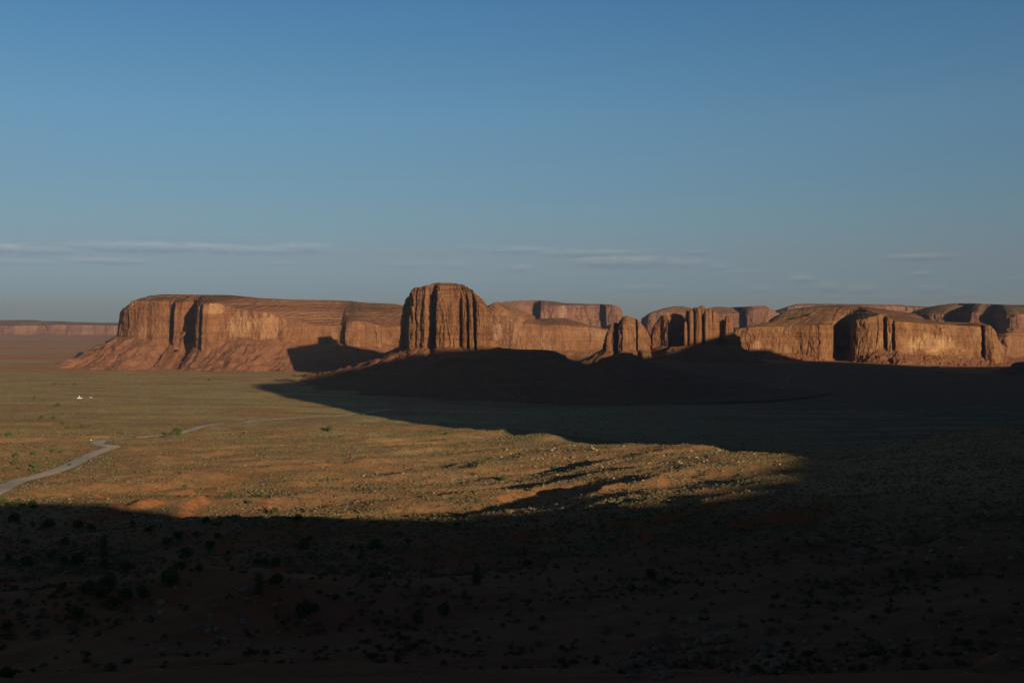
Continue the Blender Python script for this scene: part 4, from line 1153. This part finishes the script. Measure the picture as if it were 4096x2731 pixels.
# ---- sagebrush
SAGE_P = []
for k in range(6):
    r_ = np.random.RandomState(500 + k)
    lob = [(r_.uniform(-.25, .25), r_.uniform(-.25, .25), r_.uniform(.1, .3), r_.uniform(.2, .34)) for _ in range(6)]
    V, Fc = leaf_cloud(lob, 150, 0.075, r_)
    SAGE_P.append(np_mesh('sagebrush', V, Fc, M_SAGE))


def on_road(x, y):
    m_ = np.zeros(len(x), bool)
    for q, hw in ((RQ1, 8.5), (RQ2, 6.5)):
        for k in range(0, len(x), 20000):
            sl = slice(k, k + 20000)
            dd = ((x[sl, None] - q[None, ::2, 0]) ** 2 + (y[sl, None] - q[None, ::2, 1]) ** 2).min(1)
            m_[sl] |= dd < hw * hw
    return m_


def scatter(N, r0, r1, pw, dens_lo, seed, half=28.5):
    g = np.random.RandomState(seed)
    q = g.rand(N)
    r = (r0 ** pw + q * (r1 ** pw - r0 ** pw)) ** (1 / pw)
    a = np.radians(g.uniform(-half, half, N))
    x = r * np.sin(a); y = r * np.cos(a)
    d = 0.45 + 1.5 * fbm(x / 38, y / 38, 71.0, 4) + 0.6 * fbm(x / 260, y / 260, 77.0, 3)
    e = 1.5
    sl = np.hypot(gz(x + e, y) - gz(x - e, y), gz(x, y + e) - gz(x, y - e)) / (2 * e)
    d = np.clip(d, dens_lo, 1) * (1 - 0.8 * sstep(0.28, 0.6, sl))
    ok = (g.rand(N) < d)
    x, y, r = x[ok], y[ok], r[ok]
    ok = ~on_road(x, y)
    return x[ok], y[ok], r[ok]


sx_, sy_, sr_ = scatter(6200, 105, 330, 1.0, 0.15, 21)
sz_ = gz(sx_, sy_)
ss_ = rng.uniform(0.6, 1.5, len(sx_)) * (0.75 + 0.35 * sr_ / 330)
# the largest in view stand as objects of their own
vis = np.abs(np.arctan2(sx_, sy_)) < R(24.5)
show = np.where(vis, ss_ / sr_, 0)
order = np.argsort(-show)
big = order[:300]; rest = order[300:]
LBL_S = 'low grey-green sagebrush clump on the shaded near slope'
for n_, i in enumerate(big):
    o = link('sagebrush', SAGE_P[n_ % 6], None, (sx_[i], sy_[i], sz_[i] - 0.05))
    o.rotation_euler = (0, 0, rnd.random() * 6.28); k = ss_[i] * 1.15; o.scale = (k, k, k * rnd.uniform(0.8, 1.1))
    tag(o, LBL_S, 'shrub', group='sagebrush clumps on the near slope')


def merged(name, V0, F0, x, y, z, sc, rz, squash, mat, jit, seed, sink=0.1):
    g = np.random.RandomState(seed)
    n = len(x); nv = len(V0)
    V = np.repeat(V0[None], n, 0)
    V = V * (1 + jit * (g.rand(n, nv, 1) - 0.5) * 2)
    c, s_ = np.cos(rz)[:, None], np.sin(rz)[:, None]
    X = V[..., 0] * c - V[..., 1] * s_; Y = V[..., 0] * s_ + V[..., 1] * c
    out = np.stack([X * sc[:, None] + x[:, None], Y * sc[:, None] + y[:, None], V[..., 2] * (sc * squash)[:, None] + (z - sink * sc)[:, None]], -1)
    F_ = F0[None] + (np.arange(n) * nv)[:, None, None]
    me = np_mesh(name, out.reshape(-1, 3), F_.reshape(-1, F0.shape[1]), mat, False)
    return link(name, me)


# a leafy tuft of few faces for the many that are only a pixel or two
def tuft(n, k, seed):
    r_ = np.random.RandomState(seed)
    return leaf_cloud([(0, 0, 0.35, 0.42), (0.25, 0.1, 0.25, 0.3), (-0.2, 0.2, 0.25, 0.3), (0.0, -0.25, 0.25, 0.3)], n, k, r_)


TV, TF = tuft(34, 0.17, 3)
o = merged('sagebrush_cover', TV, TF, sx_[rest], sy_[rest], sz_[rest], ss_[rest] * 0.95, rng.rand(len(rest)) * 6.28, np.full(len(rest), 0.9), M_SAGE, 0.25, 41, 0.05)
tag(o, 'grey-green sagebrush spread over the shaded near slope', 'brush', kind='stuff')
mx_, my_, mr_ = scatter(125000, 320, 1550, 0.85, 0.3, 22)
TV2, TF2 = ICO1[0] * np.array([0.5, 0.5, 0.42]) + np.array([0, 0, 0.2]), ICO1[1]
ms_ = rng.uniform(0.5, 1.35, len(mx_)) * (0.75 + 0.7 * mr_ / 1500) * (1.0 + 0.6 * (rng.rand(len(mx_)) < 0.06))
o = merged('sagebrush_cover', TV2, TF2, mx_, my_, gz(mx_, my_), ms_ * 1.1, rng.rand(len(mx_)) * 6.28, rng.uniform(0.7, 1.1, len(mx_)), M_SAGE, 0.25, 42, 0.05)
tag(o, 'olive sagebrush covering the sunlit slope of the valley side', 'brush', kind='stuff')
fx_, fy_, fr_ = scatter(80000, 1400, 4300, 0.9, 0.22, 23)
TV3 = np.array([(.5, 0, .1), (0, .5, .1), (-.5, 0, .1), (0, -.5, .1), (0.05, 0.05, .55)]); TF3 = np.array([(0, 1, 4), (1, 2, 4), (2, 3, 4), (3, 0, 4)])
fs_ = rng.uniform(0.7, 1.8, len(fx_)) * (0.9 + 0.5 * fr_ / 4000) * (1.0 + 1.1 * (rng.rand(len(fx_)) < 0.03))
o = merged('sagebrush_cover', TV3, TF3, fx_, fy_, gz(fx_, fy_), fs_ * 1.5, rng.rand(len(fx_)) * 6.28, rng.uniform(0.6, 1.0, len(fx_)), M_SAGE, 0.2, 43, 0.05)
tag(o, 'olive brush cover of the open valley floor', 'brush', kind='stuff')

# ---- boulders
ROCK_P = []
for k in range(6):
    v, f = ICO2; r_ = np.random.RandomState(700 + k)
    d = 1 + 0.28 * perlin(v[:, 0] * 1.3 + k * 7, v[:, 1] * 1.3, v[:, 2] * 1.3) + 0.10 * perlin(v[:, 0] * 3, v[:, 1] * 3 + k, v[:, 2] * 3)
    vv = v * d[:, None]
    for _ in range(7):      # broken flat faces
        nrm = r_.normal(size=3); nrm /= np.linalg.norm(nrm); lim = r_.uniform(0.55, 0.8)
        e = vv @ nrm; vv = vv - np.clip(e - lim, 0, None)[:, None] * nrm
    ROCK_P.append(np_mesh('boulder', vv * np.array([0.55, 0.5, 0.42]), f, M_STONE))


def box_pts(n, x0, x1, y0, y1, seed, lo, hi, slant=0.0):
    g = random.Random(seed); out = []
    for _ in range(n):
        x = g.uniform(x0, x1); y = g.uniform(y0, y1) + slant * (x - x0)
        h_ = hit(x, y)
        if h_ and h_[1] < 2200: out.append((*h_, (lo + (hi - lo) * g.random() ** 2.2) / FPX * h_[1], x, y))
    return out


B_lit = box_pts(210, 1950, 3230, 1775, 1850, 1, 4, 17, 0.01) + box_pts(120, 1500, 2500, 1850, 1930, 2, 4, 14) + box_pts(90, 1250, 2900, 1900, 2010, 3, 4, 12, -0.02) + box_pts(60, 600, 1500, 1800, 2050, 4, 4, 9)
B_mid = box_pts(46, 2030, 2260, 2025, 2080, 5, 8, 30) + box_pts(140, 3200, 4090, 1720, 1950, 6, 6, 18, -0.03) + box_pts(160, 3350, 4090, 2030, 2240, 7, 7, 30)
B_low = box_pts(170, 2600, 3150, 2480, 2728, 8, 12, 46) + box_pts(120, 3050, 3700, 2560, 2728, 9, 10, 36) + box_pts(60, 3700, 4090, 2450, 2700, 10, 10, 34) + box_pts(120, 480, 1250, 2330, 2640, 11, 8, 38) + box_pts(60, 1600, 2500, 2520, 2700, 12, 10, 30) + box_pts(50, 2500, 2700, 2600, 2728, 13, 20, 60)
for nm, L_, gname, lab, nb in (('boulder', B_lit, 'pale boulders on the sunlit crest', 'pale weathered boulder on the sunlit crest and slope', 120),
                               ('boulder', B_mid, 'boulders on the dark middle slopes', 'grey boulder on the shaded middle slope', 60),
                               ('boulder', B_low, 'broken blocks on the dark foreground', 'pale broken block of stone on the dark foreground slope', 120)):
    L_.sort(key=lambda q: -q[3] / q[1])
    for n_, q in enumerate(L_[:nb]):
        o = link(nm, ROCK_P[n_ % 6], None, (q[0], q[1], q[2] + 0.12 * q[3])); k = q[3]
        o.rotation_euler = (rnd.uniform(-.3, .3), rnd.uniform(-.3, .3), rnd.random() * 6.28); o.scale = (k * rnd.uniform(0.9, 1.3), k, k * rnd.uniform(0.75, 1.15))
        tag(o, lab, 'boulder', group=gname)
    Q = np.array([q[:4] for q in L_[nb:]])
    v, f = ICO1
    if len(Q):
        o = merged('stones', v * np.array([.5, .45, .36]), f, Q[:, 0], Q[:, 1], Q[:, 2], Q[:, 3], rng.rand(len(Q)) * 6.28, np.ones(len(Q)), M_STONE, 0.22, 51, -0.1)
        tag(o, lab.replace('boulder', 'stones').replace('block of stone', 'stones'), 'stones', kind='stuff')

# ------------------------------------------------------------------ the few man-made things
M_WHITE = plain_mat('white_paint', (0.78, 0.78, 0.76), (0.66, 0.66, 0.63), 0.6, 0.5, 0.4)
M_GLASS = plain_mat('dark_glass', (0.03, 0.035, 0.04), (0.02, 0.022, 0.025), 1.0, 0.1, 0.5)
M_TYRE = plain_mat('tyre_rubber', (0.03, 0.03, 0.03))
M_GREY = plain_mat('grey_metal', (0.35, 0.36, 0.37), (0.25, 0.26, 0.27), 1.0, 0.5, 0.4, 0.4)
M_WOOD = plain_mat('weathered_wood', (0.30, 0.22, 0.15), (0.20, 0.14, 0.09))
M_BROWNW = plain_mat('brown_wall', (0.22, 0.15, 0.11), (0.17, 0.11, 0.08))
M_CARG = plain_mat('silver_paint', (0.55, 0.56, 0.58), (0.45, 0.46, 0.48), 0.6, 0.35, 0.5)


def prism(pts, x0, x1):
    """closed outline in the y-z plane carried from x0 to x1"""
    n = len(pts); V = [(x0, p[0], p[1]) for p in pts] + [(x1, p[0], p[1]) for p in pts]
    F_ = [tuple(range(n))[::-1], tuple(range(n, 2 * n))] + [(k, (k + 1) % n, n + (k + 1) % n, n + k) for k in range(n)]
    return V, F_


def solid(name, parts, mat, parent=None, bevel=0.0):
    V = []; F_ = []
    for v, f in parts:
        b = len(V); V += list(v); F_ += [tuple(i + b for i in q) for q in f]
    me = bpy.data.meshes.new(name); me.from_pydata(V, [], F_); me.materials.append(mat); me.update()
    if bevel:
        import bmesh
        bm = bmesh.new(); bm.from_mesh(me); bmesh.ops.bevel(bm, geom=bm.edges[:], offset=bevel, segments=2, affect='EDGES', profile=0.6); bm.to_mesh(me); bm.free()
    return link(name, me, parent)


def boxp(x0, x1, y0, y1, z0, z1): return prism([(y0, z0), (y1, z0), (y1, z1), (y0, z1)], x0, x1)


def wheelp(x, y, r, wdt):
    th = np.linspace(0, 2 * math.pi, 16, endpoint=False)
    return prism([(y + r * math.cos(a), r + r * math.sin(a)) for a in th], x - wdt / 2, x + wdt / 2)


def make_car(label, mat, loc, rz):
    t_ = thing('car', label, 'car', loc, None, rz)
    solid('body', [prism([(-2.3, .35), (2.3, .35), (2.35, .85), (1.35, 1.05), (-2.2, 1.1), (-2.35, .8)], -.92, .92)], mat, t_, 0.08)
    c_ = solid('cabin', [prism([(-2.15, 1.08), (1.2, 1.04), (.55, 1.68), (-1.85, 1.72)], -.8, .8)], mat, t_, 0.06)
    solid('window', [prism([(1.16, 1.12), (1.22, 1.12), (.66, 1.62), (.60, 1.62)], -.7, .7)], M_GLASS, c_)
    for s_ in (-1, 1):
        solid('window', [boxp(s_ * .8 - .012, s_ * .8 + .012, -1.8, .55, 1.18, 1.58)], M_GLASS, c_)
    for a in (-1, 1):
        for b in (-1.45, 1.45):
            solid('wheel', [wheelp(a * .85, b, .36, .24)], M_TYRE, t_)
    return t_


def gpt(x, y, D=None):
    if D is None:
        return hit(x, y)
    p = at(x, y, D); return (p[0], p[1], float(gz(p[0], p[1])[0]))


for (x, y, lab, m_, rz) in [(2208, 1603, 'white car stopped beside the dim track across the shaded valley', M_WHITE, 1.5), (3143, 1515, 'pale car on the upper bend of the winding track', M_WHITE, 0.6), (3106, 1540, 'silver car on the lower bend of the winding track', M_CARG, 0.3)]:
    p = gpt(x, y); make_car(lab, m_, (p[0], p[1], p[2] + 0.25), rz)


def make_house(name, label, cat, loc, rz, L_, W_, H_, wall, roof, roof_h=0.9):
    t_ = thing(name, label, cat, loc, None, rz)
    solid('wall', [boxp(-L_ / 2, L_ / 2, -W_ / 2, W_ / 2, -1.5, H_)], wall, t_)
    e = 0.3
    solid('roof', [prism([(-W_ / 2 - e, H_ - .05), (W_ / 2 + e, H_ - .05), (W_ / 2 + e, H_ + .1), (0, H_ + roof_h), (-W_ / 2 - e, H_ + .1)], -L_ / 2 - e, L_ / 2 + e)], roof, t_)
    solid('door', [boxp(-.5, .5, -W_ / 2 - .06, -W_ / 2 + .02, 0, 2.0)], M_WOOD, t_)
    for s_ in (-1, 1):
        solid('window', [boxp(s_ * L_ * .28 - .6, s_ * L_ * .28 + .6, -W_ / 2 - .05, -W_ / 2 + .02, 1.0, 1.9)], M_GLASS, t_)
    return t_


p = gpt(319, 1593); make_house('trailer', 'long low white trailer at the lonely homestead on the left plain', 'trailer', p, 0.12, 10.5, 3.2, 1.9, M_WHITE, M_WHITE, 0.3)
t_ = thing('water_tank', 'small upright white tank behind the long white trailer', 'tank', gpt(317, 1591.5))
th = np.linspace(0, 2 * math.pi, 20, endpoint=False)
tk = [(math.cos(a) * 1.0, math.sin(a) * 1.0) for a in th]
solid('tank_body', [([(a, b, 0) for a, b in tk] + [(a, b, 4.6) for a, b in tk] + [(a * .4, b * .4, 5.1) for a, b in tk],
      [tuple(range(20))[::-1]] + [(k, (k + 1) % 20, 20 + (k + 1) % 20, 20 + k) for k in range(20)] + [(20 + k, 20 + (k + 1) % 20, 40 + (k + 1) % 20, 40 + k) for k in range(20)] + [tuple(range(40, 60))])], M_WHITE, t_)
solid('hatch', [boxp(-.3, .3, -.3, .3, 5.1, 5.3)], M_GREY, t_)
p = gpt(363, 1591); make_house('shed', 'small white shed at the right end of the corral', 'shed', p, 0.1, 4.4, 3.0, 1.9, M_WHITE, M_WHITE, 0.3)
t_ = thing('corral', 'brown post-and-rail corral between the white trailer and the white shed', 'corral', gpt(343, 1592))
c0 = t_.location
for k in range(14):
    a = 2 * math.pi * k / 14; b = 2 * math.pi * (k + 1) / 14
    x0, y0 = 7 * math.cos(a), 11 * math.sin(a); x1, y1 = 7 * math.cos(b), 11 * math.sin(b)
    z0 = float(gz(c0.x + x0, c0.y + y0)[0]) - c0.z; z1 = float(gz(c0.x + x1, c0.y + y1)[0]) - c0.z
    solid('post', [boxp(x0 - .1, x0 + .1, y0 - .1, y0 + .1, z0 - .4, z0 + 1.7)], M_WOOD, t_)
    V, Fc = limbs([((x0, y0, z0 + .6), (x1, y1, z1 + .6), .06, .06), ((x0, y0, z0 + 1.4), (x1, y1, z1 + 1.4), .06, .06)], 5)
    link('rail', np_mesh('rail', V, Fc, M_WOOD), t_)
for (x, y, D, lab, L_, W_, H_, m1, m2, rz) in [
        (3572, 1466, 4080, 'small lone house with pale roof on the shaded flat before the right mesa', 9, 7, 3, M_BROWNW, M_WHITE, .1),
        (3742, 1467, 4140, 'long low building with pale roof at the edge of the shadow', 27, 9, 3.4, M_BROWNW, M_GREY, .05),
        (3766, 1471, 4060, 'little grey cabin right of the long low building', 6, 5, 2.8, M_GREY, M_GREY, .3),
        (3705, 1472, 4060, 'little brown hut left of the long low building', 5, 4, 2.6, M_BROWNW, M_GREY, -.2),
        (3838, 1467, 4180, 'dark brown house farthest right on the shaded flat', 13, 8, 3.4, M_BROWNW, M_BROWNW, 0)]:
    make_house('house', lab, 'house', gpt(x, y, D), rz, L_, W_, H_, m1, m2)
t_ = thing('signboard', 'small white signboard on a post beside the bend of the gravel road', 'sign', gpt(364, 1764))
solid('post', [boxp(-.06, .06, -.06, .06, -.3, 1.6)], M_WOOD, t_)
solid('panel', [boxp(-.75, .75, -.1, -.065, .8, 1.9)], M_WHITE, t_)
for (x, y, wm, zn) in [(3800, 1468, 7, 4190), (3862, 1469, 8, 4170), (3880, 1469, 6, 4170), (3552, 1467, 7, 4090), (3535, 1467, 5, 4090), (3725, 1473, 5, 4050)]:
    q = gpt(x, y, zn)
    put_copy(JP[n_j % 5], (q[0], q[1], q[2] - .2), rnd.random() * 6.28, (wm, wm, wm * .75), 'dark tree among the houses at the edge of the right-hand shadow', 'trees round the far houses'); n_j += 1

# ------------------------------------------------------------------ haze: one closed box of even thin air
me = bpy.data.meshes.new('haze'); bx0 = 39500.0; hz0, hz1 = -40.0, 720.0
me.from_pydata([(a * bx0, b * bx0, c) for c in (hz0, hz1) for b in (-1, 1) for a in (-1, 1)], [], [(0, 2, 3, 1), (4, 5, 7, 6), (0, 1, 5, 4), (2, 6, 7, 3), (0, 4, 6, 2), (1, 3, 7, 5)])
mh = bpy.data.materials.new('haze_air'); mh.use_nodes = True
th_ = NT(mh.node_tree); th_.n.clear()
vo = th_.add('ShaderNodeVolumePrincipled', ins={'Color': (0.62, 0.74, 0.95, 1.0), 'Density': 2.0e-5, 'Anisotropy': 0.2})
oo = th_.add('ShaderNodeOutputMaterial'); th_.l.new(vo.outputs[0], oo.inputs['Volume'])
me.materials.append(mh)
tag(link('haze', me), kind='stuff')
